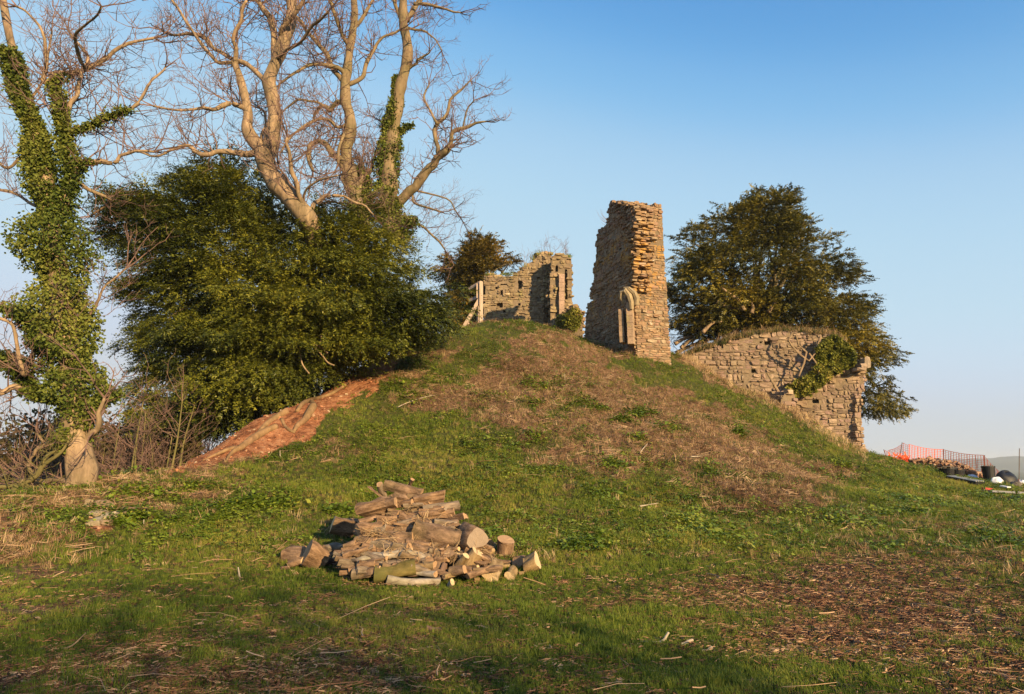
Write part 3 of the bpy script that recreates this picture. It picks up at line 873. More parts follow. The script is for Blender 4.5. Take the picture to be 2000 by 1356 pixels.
def crown(name, poly, D, depth, nl, lr, per, mat, parent, size=.11, width=.035, seed=1, flat=.5, droop=.25, gaps=(), front=.7, spray=.35, brk=.22, extra=()):
    """foliage lobes filling the outline seen in the photo and as deep as it is wide"""
    r = np.random.default_rng(seed)
    A = np.array(poly); lo, hi = A.min(0), A.max(0)
    n = nl * 6
    X = r.uniform(lo[0], hi[0], n); Y = r.uniform(lo[1], hi[1], n)
    dist = poly_dist(X, Y, poly)
    lrp = lr / D * F
    k = in_poly(X, Y, poly) & (dist > lrp * .22)
    for gx, gy, gr in gaps: k &= np.hypot(X - gx, Y - gy) > gr
    X, Y, dist = X[k][:nl], Y[k][:nl], dist[k][:nl]
    dm = dist.max()
    e = np.sqrt(np.clip(1 - (1 - dist / dm) ** 2, 0, 1))
    side = np.where(r.random(len(X)) < front, -1, 1)
    off = side * depth * e * r.uniform(.45, 1.0, len(X))
    LC = np.array([W(a, b, D + o) for a, b, o in zip(X, Y, off)])
    LR = lr * r.uniform(.5, 1.35, len(X)) * np.clip(dist / lrp, .5, 1)
    if len(extra):
        LC = np.vstack((LC, [W(a_, b_, D + c_) for a_, b_, c_ in extra])); LR = np.r_[LR, np.full(len(extra), lr * .75)]
    # boughs that break out of the outline
    nb = int(nl * brk); bi = r.permutation(np.nonzero(dist < lrp * 1.3)[0])[:nb]
    cc0 = W((lo[0] + hi[0]) / 2, (lo[1] + hi[1]) / 2, D)
    ex = LC[bi] + (lambda q: q / (np.linalg.norm(q, axis=1)[:, None] + 1e-9))(LC[bi] - cc0) * lr * r.uniform(.5, 1.0, len(bi))[:, None]
    LC = np.vstack((LC, ex)); LR = np.r_[LR, lr * r.uniform(.22, .42, len(bi))]
    cx = W((lo[0] + hi[0]) / 2, (lo[1] + hi[1]) / 2, D) + (0, depth * .3, 0)
    NS = 15
    k = np.repeat(np.arange(len(LC)), np.maximum(8, (per / NS * (LR / lr) ** 2).astype(int)))
    m = len(k)
    d = r.normal(0, 1, (m, 3)); d /= np.linalg.norm(d, axis=1)[:, None]
    out = LC - cx; out /= np.linalg.norm(out, axis=1)[:, None]
    ho = out * (1, 1, 0) + r.normal(0, .35, out.shape) * (1, 1, 0); ho /= np.linalg.norm(ho, axis=1)[:, None] + 1e-9
    q_ = d * (LR[k] * r.uniform(.35, 1.0, m) ** .5)[:, None] * (.85, .85, flat * .8)
    al = (q_ * ho[k]).sum(1)
    P = LC[k] + q_ + ho[k] * (al * .75)[:, None]
    P[:, 2] -= .35 * (al / LR[k].clip(.2)) ** 2 * LR[k] * np.sign(al).clip(0, 1)
    A = d * .8 + out[k] * .9 + r.normal(0, .35, (m, 3)); A[:, 2] = A[:, 2] * .5 - droop + r.normal(0, .2, m); A /= np.linalg.norm(A, axis=1)[:, None]
    up = np.array((0, 0, 1.0)) + out[k] * .5 + r.normal(0, .35, (m, 3))
    S = np.cross(A, up); S /= np.linalg.norm(S, axis=1)[:, None] + 1e-9
    N = np.cross(S, A)
    L = spray * r.uniform(.6, 1.3, m)
    t = np.tile(np.linspace(0, 1, NS), (m, 1)); sg = np.where(np.arange(NS) % 2, 1.0, -1.0)[None, :] * r.uniform(.5, 1.1, (m, NS))
    taper = (1.05 - .6 * t)
    base = P[:, None] + A[:, None] * (t * L[:, None])[..., None] - N[:, None] * (.22 * L[:, None] * t ** 2)[..., None]
    dr = A[:, None] * .75 + S[:, None] * sg[..., None] + N[:, None] * r.normal(-.1, .25, (m, NS))[..., None]
    dr /= np.linalg.norm(dr, axis=-1)[..., None]
    C = base.reshape(-1, 3); Dr = dr.reshape(-1, 3)
    sz = (size * taper * r.uniform(.7, 1.3, (m, NS))).reshape(-1, 1)
    Nn = np.repeat(N, NS, 0) + r.normal(0, .35, C.shape); Sd = np.cross(Dr, Nn); Sd /= np.linalg.norm(Sd, axis=1)[:, None] + 1e-9
    C = C + r.normal(0, .02, C.shape)
    V = np.stack((C - Sd * width * .5, C + Sd * width * .5, C + Dr * sz), 1).reshape(-1, 3); f = np.arange(len(V)).reshape(-1, 3)
    o = part(name, V, f, mat, parent, kind="stuff")
    return LC, LR

def boughs(parent, root, LC, mat, seed=1, n=40, r0=.10):
    """inner branches from the trunk to the lobes"""
    rr = np.random.default_rng(seed); m = MB()
    for i in rr.permutation(len(LC))[:n]:
        a = np.array(root, float); b = LC[i]; mid = (a + b) / 2 + rr.normal(0, .35, 3) + (0, 0, -.3)
        L = np.linalg.norm(b - a)
        Q = spline([a, a + (mid - a) * .5 + rr.normal(0, .15, 3), mid, b + (mid - b) * .4 + rr.normal(0, .15, 3), b], 3)
        m.tube(Q, np.linspace(r0 * min(1, L / 5), .012, len(Q)), 5, False)
    m.build("boughs", mat, parent, True, kind="stuff")

def ivy_on(parent, lines, D, n, size=.085, mat=None, seed=3, name="ivy"):
    """ivy clothing a stem: lines of (px,py,half width px)"""
    r = np.random.default_rng(seed); Cs = []; Ds = []
    for ln in lines:
        Q = limb_points(ln, D)
        seg = np.r_[0, np.cumsum(np.linalg.norm(np.diff(Q[:, :3], axis=0), axis=1))]
        wgt = n * (seg[-1] * Q[:, 3].mean()) / sum((lambda q: np.linalg.norm(np.diff(q[:, :3], axis=0), axis=1).sum() * q[:, 3].mean())(limb_points(l, D)) for l in lines)
        m = int(wgt)
        s = r.uniform(0, seg[-1], m)
        P = np.stack([np.interp(s, seg, Q[:, k]) for k in range(4)], 1)
        th = r.uniform(0, 2 * np.pi, m)
        lump = 0.62 + 1.25 * fbm(np.cos(th) * .9 + 10 * seed, np.sin(th) * .9, s * 1.6, seed=seed, o=3)
        rad = P[:, 3] * np.clip(lump, .12, 1.6) * r.uniform(.55, 1.02, m)
        d = np.stack((np.cos(th), np.sin(th), np.zeros(m)), 1)
        Cs.append(P[:, :3] + d * rad[:, None] + r.normal(0, .05, (m, 3))); Ds.append(d * .7 + r.normal(0, .55, (m, 3)) + (0, 0, -.45))
    V, f = leaf_cloud(np.concatenate(Cs), np.concatenate(Ds), size * 1.15, size, quad=True, seed=seed)
    return part(name, V, f, mat or M_ivy, parent, kind="stuff")

def build_trees():
    # ---- bare ash on the far left, clothed in ivy
    D = 15.0
    t = tree("ash_tree", "tall bare tree thickly clothed in ivy, growing on the bank at the mound's left foot", D,
        [[(158, 965, 31), (157, 925, 28), (154, 890, 27), (150, 850, 26), (146, 790, 25), (136, 700, 24), (122, 600, 23), (108, 520, 21), (100, 440, 20), (88, 370, 18), (78, 300, 15), (60, 230, 13), (38, 160, 11), (24, 100, 9), (12, 40, 8), (2, -30, 7)]],
        [[(118, 420, 14), (134, 350, 13), (128, 290, 12), (124, 240, 11), (112, 195, 9), (104, 150, 9), (130, 146, 8), (165, 135, 8), (195, 125, 7), (225, 98, 6), (262, 82, 5), (300, 74, 4)],
         [(124, 225, 7), (135, 205, 7), (155, 180, 6), (160, 140, 5), (172, 110, 4), (130, 60, 3)],
         [(165, 135, 5), (150, 105, 5), (148, 70, 4), (175, 40, 3), (200, 10, 3)],
         [(104, 150, 7), (86, 165, 6), (92, 110, 5), (85, 70, 4), (60, 30, 3), (30, 15, 3)],
         [(138, 258, 8), (165, 250, 8), (195, 236, 8), (228, 220, 7), (262, 208, 5), (290, 170, 4), (320, 130, 3)],
         [(145, 340, 10), (158, 318, 10), (190, 316, 8), (215, 318, 6), (236, 302, 5), (262, 295, 4), (300, 300, 3)],
         [(150, 350, 6), (185, 375, 5), (215, 392, 4), (180, 425, 3)],
         [(60, 235, 6), (40, 190, 5), (20, 150, 4), (-10, 110, 3)],
         [(90, 330, 6), (50, 300, 5), (20, 330, 4), (-20, 300, 3)],
         [(100, 420, 5), (60, 400, 4), (30, 380, 4), (-10, 370, 3)],
         [(70, 250, 5), (62, 200, 4), (90, 130, 3), (100, 60, 3)],
         [(150, 870, 9), (178, 848, 8), (192, 832, 7), (196, 805, 6), (206, 780, 4)],
         [(55, 760, 8), (30, 755, 8), (0, 768, 7), (-30, 775, 7)],
         [(120, 640, 6), (60, 700, 6), (45, 730, 7), (40, 690, 5), (25, 640, 4), (-10, 620, 4)],
         [(140, 700, 6), (160, 640, 5), (180, 610, 4), (210, 560, 3), (245, 520, 3)],
         [(145, 945, 7), (110, 940, 7), (80, 940, 7), (50, 936, 6), (20, 925, 5), (-10, 935, 4)],
         [(80, 940, 5), (55, 915, 5), (70, 880, 5), (95, 870, 4), (75, 850, 3)],
         [(50, 936, 4), (30, 960, 4), (10, 975, 4), (-15, 985, 3)]],
        (160, 950), dens=.95, L0=1.4, drift=.9, lev=2, bark=M_bark_pale)
    m = MB()
    for (x1, y1, x0, dd) in ((112, 962, 140, -.3), (206, 952, 176, -.2), (140, 972, 150, -.6), (182, 968, 168, -.5)):
        continue
        e = W(x1, y1, D + dd); e[2] = gz(e[0], e[1]) - .02; s0 = W(x0, 915, D); c0 = (s0 + e) / 2 + (0, 0, -.06)
        Q = spline([s0, c0, e], 5); m.tube(Q, np.linspace(.15, .05, len(Q)), 8)
    ivy_on(t, [[(138, 880, 20), (150, 820, 45), (146, 760, 62), (130, 690, 78), (115, 600, 84), (108, 520, 84), (100, 450, 76), (92, 400, 60), (84, 340, 44), (70, 270, 30), (55, 215, 24), (38, 160, 20), (22, 100, 17)],
               [(118, 420, 26), (138, 350, 24), (128, 285, 20), (122, 230, 15), (108, 170, 12)],
               [(140, 258, 10), (180, 243, 9), (215, 226, 7), (250, 212, 4)],
               [(110, 160, 9), (130, 148, 9)], [(150, 330, 18), (168, 316, 12), (180, 316, 8)],
               [(165, 800, 20), (200, 780, 28), (225, 765, 22)], [(100, 690, 25), (50, 620, 38), (20, 600, 30)], [(90, 780, 20), (60, 760, 28), (15, 700, 30), (-20, 690, 28)]], D, 64000, .062, M_ivy, 5)
    # ---- the leaning pale tree in front of the yew
    D = 21.5
    tree("sycamore_tree", "pale bare tree with forked trunk leaning out of the big yew", D,
        [[(640, 520, 22, 1.5), (612, 455, 21, .5), (598, 425, 20, 0), (575, 396, 21, 0), (550, 370, 22, 0), (530, 340, 22, 0), (520, 312, 22, 0), (516, 296, 20, 0)],
         [(514, 310, 14), (506, 290, 14), (492, 270, 14), (483, 245, 13), (484, 215, 11), (476, 180, 9), (468, 150, 8), (458, 125, 8)],
         [(520, 315, 16), (527, 285, 16), (536, 240, 17), (533, 205, 15), (527, 170, 14), (527, 155, 14), (536, 130, 14), (548, 100, 14), (560, 65, 14), (570, 30, 13), (566, -30, 12)]],
        [[(535, 130, 9), (537, 95, 9), (536, 60, 9), (522, 30, 9), (505, 5, 8), (480, -20, 8)],
         [(560, 80, 6), (548, 60, 6), (570, 35, 6), (590, 5, 6), (600, -25, 5)],
         [(527, 165, 8), (505, 145, 7), (480, 125, 7), (450, 115, 6), (420, 95, 6), (395, 72, 6), (370, 66, 5), (340, 70, 4), (315, 60, 3)],
         [(460, 130, 7), (462, 95, 6), (455, 70, 5), (470, 35, 5), (480, 0, 4)],
         [(458, 125, 6), (430, 122, 5), (400, 100, 5), (372, 55, 4), (350, 20, 4), (330, -15, 4)],
         [(500, 300, 10), (470, 300, 9), (448, 296, 8), (425, 296, 7), (405, 304, 7), (385, 295, 6), (365, 284, 5), (335, 292, 4), (305, 306, 3), (265, 296, 3)],
         [(482, 218, 8), (468, 206, 7), (445, 203, 7), (415, 212, 6), (380, 212, 4), (345, 215, 3), (300, 210, 3)],
         [(508, 285, 5), (515, 250, 4), (518, 225, 4), (506, 210, 3)],
         [(536, 120, 6), (560, 95, 5), (585, 85, 4), (610, 50, 4), (640, 20, 3)],
         [(604, 430, 8), (592, 400, 7), (580, 370, 6), (570, 330, 6), (566, 300, 5), (560, 270, 3)],
         [(604, 425, 7), (612, 402, 6), (628, 384, 5), (650, 380, 5), (672, 384, 4), (705, 400, 3), (730, 420, 2)],
         [(578, 372, 4), (560, 350, 3), (545, 330, 3)], [(590, 400, 4), (600, 370, 3), (625, 350, 3), (660, 345, 2)]],
        (640, 520), dens=.75, L0=2.0, bark=M_bark_pale)
    # ---- middle tree, darker
    D = 24.5
    tree("bare_tree", "slender bare tree with crooked side branches between the pale tree and the ivy-clad one", D,
        [[(722, 470, 16), (700, 410, 16), (686, 350, 15), (676, 300, 14), (684, 262, 13), (683, 230, 12), (676, 200, 12), (674, 165, 11), (680, 130, 10), (684, 90, 9), (692, 40, 8), (690, -30, 7)]],
        [[(674, 165, 8), (655, 140, 7), (640, 110, 7), (622, 85, 6), (600, 60, 5), (580, 35, 5), (560, 0, 4)],
         [(678, 165, 7), (705, 150, 6), (715, 125, 6), (732, 100, 5), (745, 75, 4), (780, 60, 3)],
         [(676, 150, 7), (650, 128, 6), (615, 126, 5), (580, 140, 4), (545, 165, 3)],
         [(684, 90, 6), (665, 60, 5), (650, 20, 5), (640, -20, 4)], [(688, 60, 6), (712, 30, 5), (730, 0, 4), (745, -25, 4)],
         [(674, 205, 7), (656, 200, 6), (645, 215, 7), (632, 208, 6), (620, 215, 5), (612, 235, 3)], [(632, 208, 4), (610, 198, 3), (580, 196, 3), (555, 220, 2)],
         [(690, 335, 10), (668, 315, 10), (650, 305, 9), (640, 285, 8), (620, 278, 7), (606, 288, 7), (604, 312, 6), (610, 335, 5)],
         [(660, 310, 6), (672, 330, 5), (668, 350, 4), (680, 375, 4)], [(670, 280, 6), (672, 262, 5), (664, 285, 4), (660, 320, 4)],
         [(682, 240, 5), (660, 250, 4), (635, 235, 4), (600, 240, 3), (570, 265, 3), (550, 300, 2)],
         [(700, 400, 7), (708, 345, 6), (725, 330, 5), (745, 260, 3), (750, 240, 3)]],
        (720, 470), dens=.9, L0=1.9, bark=M_bark)
    # ---- right-hand tree with ivy to half its height
    D = 25.5
    t = tree("ivy_clad_tree", "bare tree with ivy up half its stem and a low limb reaching right", D,
        [[(775, 470, 20), (765, 430, 20), (758, 390, 19), (760, 330, 18), (766, 270, 16), (773, 220, 14), (780, 185, 13), (788, 150, 13), (796, 110, 12), (795, 80, 11), (787, 40, 10), (788, -30, 9)]],
        [[(795, 40, 8), (812, 12, 7), (840, -20, 6)], [(787, 45, 5), (770, 5, 5), (765, -30, 4)],
         [(768, 405, 14), (795, 376, 13), (815, 358, 13), (838, 330, 12), (852, 312, 11), (868, 298, 10), (876, 290, 8)],
         [(868, 298, 7), (880, 278, 6), (882, 258, 6), (905, 252, 5), (928, 243, 4), (950, 238, 2)],
         [(856, 300, 6), (852, 280, 6), (847, 258, 6), (855, 240, 6), (872, 222, 5), (880, 195, 4), (905, 172, 3), (920, 160, 2)],
         [(855, 242, 4), (842, 220, 3), (828, 195, 3), (840, 165, 2)], [(905, 252, 3), (912, 215, 2), (925, 195, 2)],
         [(790, 145, 5), (810, 125, 4), (818, 118, 4), (840, 100, 2)], [(797, 55, 4), (825, 60, 3), (850, 75, 2), (862, 100, 2)], [(808, 8, 5), (845, 10, 4), (880, 20, 3), (900, 25, 2)],
         [(805, 370, 4), (808, 395, 3), (830, 405, 3), (860, 415, 2)], [(758, 400, 5), (740, 370, 4), (720, 360, 4), (708, 315, 5), (690, 312, 4)],
         [(762, 440, 4), (700, 415, 3), (640, 395, 3), (590, 430, 2)], [(770, 430, 4), (820, 440, 3), (850, 465, 3), (870, 490, 2)], [(800, 372, 3), (870, 390, 2), (890, 415, 2)]],
        (778, 470), dens=.9, L0=1.35, bark=M_bark)
    ivy_on(t, [[(778, 470, 62), (770, 430, 50), (758, 385, 36), (758, 330, 28), (762, 290, 24), (764, 250, 20), (770, 210, 14), (772, 175, 7), (774, 150, 3)],
               [(775, 262, 12), (790, 250, 12), (802, 243, 8)], [(700, 430, 30), (705, 390, 30), (712, 350, 20), (700, 325, 12)], [(800, 440, 26), (806, 425, 18)]], D, 30000, .075, M_ivy, 8)
    # ---- the great yew on the mound's flank
    D = 24.5
    big = [(204, 350), (241, 366), (285, 352), (324, 358), (361, 325), (400, 318), (431, 308), (489, 308), (506, 350), (551, 395), (580, 415), (600, 400), (618, 372), (650, 392), (696, 383), (737, 395), (770, 420), (811, 436), (790, 465), (811, 502),
           (824, 535), (882, 548), (898, 575), (906, 601), (893, 635), (878, 651), (840, 672), (799, 692), (760, 704), (735, 716), (700, 736), (658, 756), (610, 768), (568, 782), (530, 806), (490, 812), (448, 835), (406, 845), (372, 856), (336, 862), (300, 852),
           (278, 833), (268, 790), (262, 738), (292, 715), (250, 672), (244, 650), (274, 640), (286, 610), (274, 589), (246, 560), (225, 531), (237, 506), (212, 470), (204, 436), (214, 400)]
    root = W(600, 790, 25.5)
    t = empty("yew_tree", (root[0], root[1], gz(root[0], root[1])), "huge dark green yew spreading over the bare red bank", "tree")
    LC, LR = crown("crown", big, D, 4.0, 520, .76, 1250, M_yew, t, .15, .048, 3, gaps=((282, 650, 16), (268, 655, 14)), spray=.5, extra=[(560, 768, 1.5), (590, 772, 1.8), (530, 790, 1.4), (620, 758, 1.8), (490, 812, 1.3), (455, 826, 1.2), (645, 742, 1.6), (575, 755, .5), (420, 838, 1.4), (510, 800, 2.2), (605, 765, 2.8), (550, 780, 2.6), (690, 728, 1.2), (850, 640, .8), (858, 610, .8)])
    boughs(t, root + (0, 0, 1.5), LC, M_bark_dark, 2, 70, .16)
    m = MB()
    for (x, y, dx) in ((600, 800, -.3), (560, 812, -1.2), (640, 780, .8), (520, 835, -1.8)):
        b = W(x, y, 25.0); b[2] = gz(b[0], b[1]) - .3
        Q = spline([b, b + (dx * .3, .1, 1.2), b + (dx, .3, 3.0), b + (dx * 1.6, .2, 5.5)], 4); m.tube(Q, np.linspace(.26, .08, len(Q)), 9)
    m.build("trunk", M_bark_dark, t, True)
    for pts in ([(1, 0), [(640, 690), (622, 676), (600, 672), (585, 680)]], [(0, 0), [(612, 676), (630, 695), (640, 708), (653, 714)]], [(0, 0), [(585, 680), (590, 710), (604, 730)]], [(0, 0), [(625, 676), (628, 655)]],
                [(0, 0), [(390, 590), (372, 600), (352, 606), (330, 622)]], [(0, 0), [(400, 600), (376, 612), (345, 640)]], [(0, 0), [(470, 700), (450, 715), (432, 735), (420, 770)]], [(0, 0), [(440, 700), (425, 740), (400, 770)]]):
        m = MB(); m.tube(spline([W(a, b, 21.2 if a > 500 else 21.6) for a, b in pts[1]], 4), .024, 5); m.build("dead_branch", M_bark_pale, t, True)
    # roots laid bare by the slipping bank
    for pts in ([(540, 830, 8), (515, 842, 9), (492, 856, 10), (470, 872, 8), (452, 882, 5), (440, 898, 3)], [(612, 790, 10), (603, 805, 10), (594, 818, 8), (582, 828, 7), (574, 838, 4)], [(612, 790, 7), (606, 780, 7), (590, 785, 6), (580, 800, 5)],
                [(560, 800, 9), (540, 812, 8), (520, 825, 7), (505, 842, 5)], [(470, 872, 6), (450, 872, 5), (420, 884, 4), (395, 895, 2)], [(555, 790, 5), (530, 806, 5), (500, 812, 4), (470, 830, 3)],
                [(550, 815, 5), (556, 828, 4), (566, 838, 4), (576, 840, 3)], [(700, 720, 3), (714, 728, 3), (726, 735, 2)], [(600, 780, 7), (640, 768, 5), (680, 745, 3)]):
        P = []
        for a, b, c in pts:
            h = hit(a, b + 6, 10)
            if h[1] > 23.5 or (P and abs(h[1] - P[-1][1]) > 2.5): continue
            P.append((h[0], h[1], h[2] + c / F * h[1] * .25, c / F * h[1] * .8))
        if len(P) < 2: continue
        Q = spline(np.array(P), 4); m = MB(); m.tube(Q[:, :3], Q[:, 3], 7); m.build("root", mat_root, t, True)
    # ---- yew behind the curtain wall
    D = 39.0
    rt = [(1309, 520), (1335, 480), (1330, 455), (1370, 425), (1395, 403), (1420, 410), (1450, 385), (1490, 366), (1520, 364), (1548, 382), (1553, 410), (1585, 417), (1580, 445), (1600, 462), (1617, 438), (1632, 445), (1640, 480), (1678, 490), (1665, 535), (1685, 550),
          (1680, 580), (1705, 615), (1695, 640), (1740, 660), (1750, 685), (1735, 712), (1700, 716), (1690, 735), (1738, 745), (1757, 780), (1755, 805), (1740, 832), (1712, 822), (1690, 790), (1675, 760), (1640, 720), (1560, 690), (1470, 680), (1400, 680), (1360, 672), (1312, 668), (1308, 600)]
    b = W(1480, 700, D)
    t = empty("yew_tree", (b[0], b[1], gz(b[0], b[1])), "broad dark yew rising behind the curtain wall at the tower's right", "tree")
    LC, LR = crown("crown", rt, D, 5.0, 310, 1.0, 1000, M_yew2, t, .20, .07, 5, gaps=((1338, 648, 16), (1720, 725, 16), (1635, 560, 0), (1450, 640, 14)), spray=.48, droop=.1, brk=.14, extra=[(1712, 758, 0), (1724, 780, .5), (1735, 798, 0), (1706, 785, -.4), (1700, 758, .3), (1718, 805, .2), (1722, 700, 0), (1706, 735, 0), (1738, 690, .2), (1330, 560, 0), (1335, 600, .5), (1340, 530, 0), (1350, 620, .6), (1696, 775, .6), (1690, 800, .8)])
    boughs(t, W(1478, 650, D), LC, M_bark_dark, 6, 60, .2)
    m = MB()
    g0 = np.array((b[0], b[1], gz(b[0], b[1]) - .4))
    Q = spline([g0, W(1475, 700, D), W(1470, 640, D), W(1476, 590, D - .4), W(1478, 520, D)], 4); m.tube(Q, np.linspace(.5, .18, len(Q)), 10); m.build("trunk", M_bark_dark, t, True)
    for pts, Dd in (([(1454, 606), (1440, 585), (1422, 572), (1408, 560)], 34.2), ([(1468, 612), (1470, 598), (1464, 586)], 34.2), ([(1372, 650), (1390, 632), (1410, 628)], 34.5), ([(1400, 590), (1420, 600), (1450, 605)], 34.6),
                    ([(1500, 610), (1515, 590), (1532, 578)], 34.3), ([(1330, 680), (1345, 668), (1365, 660)], 36), ([(1318, 672), (1340, 660), (1372, 652)], 36), ([(1320, 690), (1350, 675), (1390, 662)], 36.5)):
        m = MB(); Q = spline([W(a, c, Dd) for a, c in pts], 4); m.tube(Q, np.linspace(.12, .04, len(Q)), 6); m.build("branch", M_bark_pale, t, True)
        mm = MB()
    m = MB()
    for k in range(26):
        p = W(U_(1315, 1375), U_(625, 690), 37 + U_(-1, 1)); grow_twig(m, p, np.array((U_(-1, .3), 0, U_(-.3, .2))), 1.3, .02, 2, 0)
    m.build("bare_twigs", M_bark_dark, t, kind="stuff")
    # ---- round yew behind the broken wall
    D = 43.0
    ml = [(858, 508), (870, 497), (895, 488), (911, 468), (931, 455), (957, 459), (975, 474), (991, 493), (1011, 500), (1007, 530), (985, 548), (960, 570), (945, 630), (900, 665), (880, 640), (868, 580), (856, 540)]
    b = W(930, 640, D)
    t = empty("yew_tree", (b[0], b[1], gz(b[0], b[1])), "smaller round yew with rusty brown tips behind the timber props", "tree")
    LC, LR = crown("crown", ml, D, 2.6, 95, .85, 850, M_yew3, t, .22, .075, 7, spray=.5, droop=.1)
    boughs(t, W(930, 620, D), LC, M_bark_dark, 8, 26, .14)
    m = MB(); Q = spline([(b[0], b[1], gz(b[0], b[1]) - .3), W(928, 620, D), W(932, 560, D), W(930, 500, D)], 4); m.tube(Q, np.linspace(.3, .1, len(Q)), 8); m.build("trunk", M_bark_dark, t, True)

mat_root = mat_bark("root_bark", (.15, .085, .045), (.34, .21, .11), 8, .2)
# ------------------------------------------------------------------ masonry
STONES = [unit_stone(100 + i, .16, .055) for i in range(14)]

class Masonry:
    """a ruined wall in the vertical plane through P0,P1; outlines are given in photo pixels and land on that plane"""
    def __init__(s, P0, P1, back):
        s.P0 = np.array(P0, float); s.P1 = np.array(P1, float)
        e = s.P1 - s.P0; e /= np.hypot(*e); s.e = e
        n = np.array((e[1], -e[0]))
        if n @ (-s.P0) < 0: n = -n
        s.n = n; s.back = back; s.rows = []
    def poly(s, pts): return [ray_plane(x, y, s.P0, s.P1) for x, y in pts]
    def xyz(s, a, d, z):
        """a along, d depth behind the face, z height"""
        a, d, z = np.broadcast_arrays(np.asarray(a, float), d, z)
        return np.stack((s.P0[0] + s.e[0] * a - s.n[0] * d, s.P0[1] + s.e[1] * a - s.n[1] * d, z), -1)
    def lay(s, poly, hr, wr, holes=(), layers=4, prot=.03, seed=1, wave=.06, miss=.0, merge=.1, gap=.014, edge_j=.05):
        r = np.random.default_rng(seed)
        A = np.array(poly); a0, a1 = A[:, 0].min(), A[:, 0].max(); z0, z1 = A[:, 1].min(), A[:, 1].max()
        z = z0; wv = lambda a: wave * float(noise(a * .5, 0.3, seed=seed)) + wave * .5 * float(noise(a * 1.4, 7.3, seed=seed))
        while z < z1 + .1:
            h = r.uniform(*hr) if r.random() < .8 else hr[1] * r.uniform(1, 1.35)
            a = a0 - r.uniform(0, wr[1])
            while a < a1:
                w = r.uniform(*wr) if r.random() < .8 else wr[1] * r.uniform(1, 1.5)
                ac = a + w / 2; zc = z + h / 2 + wv(ac)
                hs = h
                pcs = [(ac, zc, w, h)]
                if h > hr[0] * 1.5 and r.random() < merge:            # two thin stones in place of a tall one
                    f = r.uniform(.35, .65)
                    pcs = [(ac, zc - h * (1 - f) / 2, w, h * f), (ac, zc + h * f / 2, w, h * (1 - f))]
                a += w
                for ac, zc, w_, h_ in pcs:
                    if not in_poly(ac, zc, poly): continue
                    if any(abs(ac - hx) < hw / 2 + w_ * .35 and abs(zc - hz) < hh / 2 + h_ * .3 for hx, hz, hw, hh in holes): continue
                    if r.random() < miss: continue
                    lo_, hi_ = ac - w_ / 2, ac + w_ / 2
                    tt = np.linspace(lo_, hi_, 9); ok = in_poly(tt, np.full(9, zc), poly)
                    if not ok.all():
                        lo_, hi_ = tt[ok].min() - r.uniform(0, edge_j), tt[ok].max() + r.uniform(0, edge_j)
                        if hi_ - lo_ < .06: continue
                        ac, w_ = (lo_ + hi_) / 2, hi_ - lo_
                    dep = r.uniform(.22, .34)
                    p = r.normal(0, prot)
                    tilt = r.normal(0, .045)
                    s.rows.append((ac, dep / 2 - p, zc, w_ - gap * r.uniform(.5, 2), dep, h_ - gap * r.uniform(.5, 1.6), tilt, r.normal(0, .04), 0))
                    edge = not (in_poly(ac - w_ * .9, zc, poly) and in_poly(ac + w_ * .9, zc, poly) and in_poly(ac, zc + h_ * 1.3, poly))
                    if edge:
                        d = dep + .0
                        for k in range(layers):
                            dd = r.uniform(.2, .36)
                            if r.random() < .9:
                                j = r.normal(0, .06)
                                s.rows.append((ac + j, d + dd / 2, zc + r.normal(0, .02), w_ * r.uniform(.8, 1.25), dd, h_ * r.uniform(.85, 1.1), tilt, r.normal(0, .12), 1))
                            d += dd
            z += h
    def core(s, poly, holes, thick, mat_m, mat_c, parent, cell=.075, rec=.04):
        A = np.array(poly); a0, a1 = A[:, 0].min(), A[:, 0].max(); z0, z1 = A[:, 1].min(), A[:, 1].max()
        def sheet(cell, depth, jit, skip, seed):
            na, nz = int((a1 - a0) / cell) + 2, int((z1 - z0) / cell) + 2
            ga, gzv = np.meshgrid(a0 + np.arange(na) * cell, z0 + np.arange(nz) * cell, indexing='ij')
            dd = depth + jit * .6 * fbm(ga * 6, gzv * 6, seed=seed, o=3)
            ja = ga + .25 * cell * noise(ga * 31, gzv * 17, seed=seed + 3); jz = gzv + .25 * cell * noise(ga * 23, gzv * 29, seed=seed + 4)
            ca, cz = ga[:-1, :-1] + cell / 2, gzv[:-1, :-1] + cell / 2
            keep = in_poly(ca, cz, poly) & (poly_dist(ca, cz, poly) > .05)
            if skip:
                for hx, hz, hw, hh in holes: keep &= ~((np.abs(ca - hx) < hw / 2) & (np.abs(cz - hz) < hh / 2))
            return ja, dd, jz, keep, nz
        m = MB()
        ja, dd, jz, keep, nz = sheet(cell, rec, .03, True, 5)
        V = s.xyz(ja, dd, jz).reshape(-1, 3)
        i, j = np.nonzero(keep); q = i * nz + j
        used = np.stack((q, q + nz, q + nz + 1, q + 1), 1)
        u, inv = np.unique(used, return_inverse=True)
        m.add(V[u], f4=inv.reshape(-1, 4)); m.build("mortar", mat_m, parent)
        c = .16; m = MB()
        ja, dd, jz, keep, nz = sheet(c, .3, .04, False, 9)
        Vf = s.xyz(ja, dd, jz).reshape(-1, 3); Vb = s.xyz(ja, thick + dd * .3, jz).reshape(-1, 3); N = len(Vf)
        i, j = np.nonzero(keep); q = i * nz + j; fs = [np.stack((q, q + nz, q + nz + 1, q + 1), 1), np.stack((q, q + 1, q + nz + 1, q + nz), 1) + N]
        kp = np.pad(keep, 1)
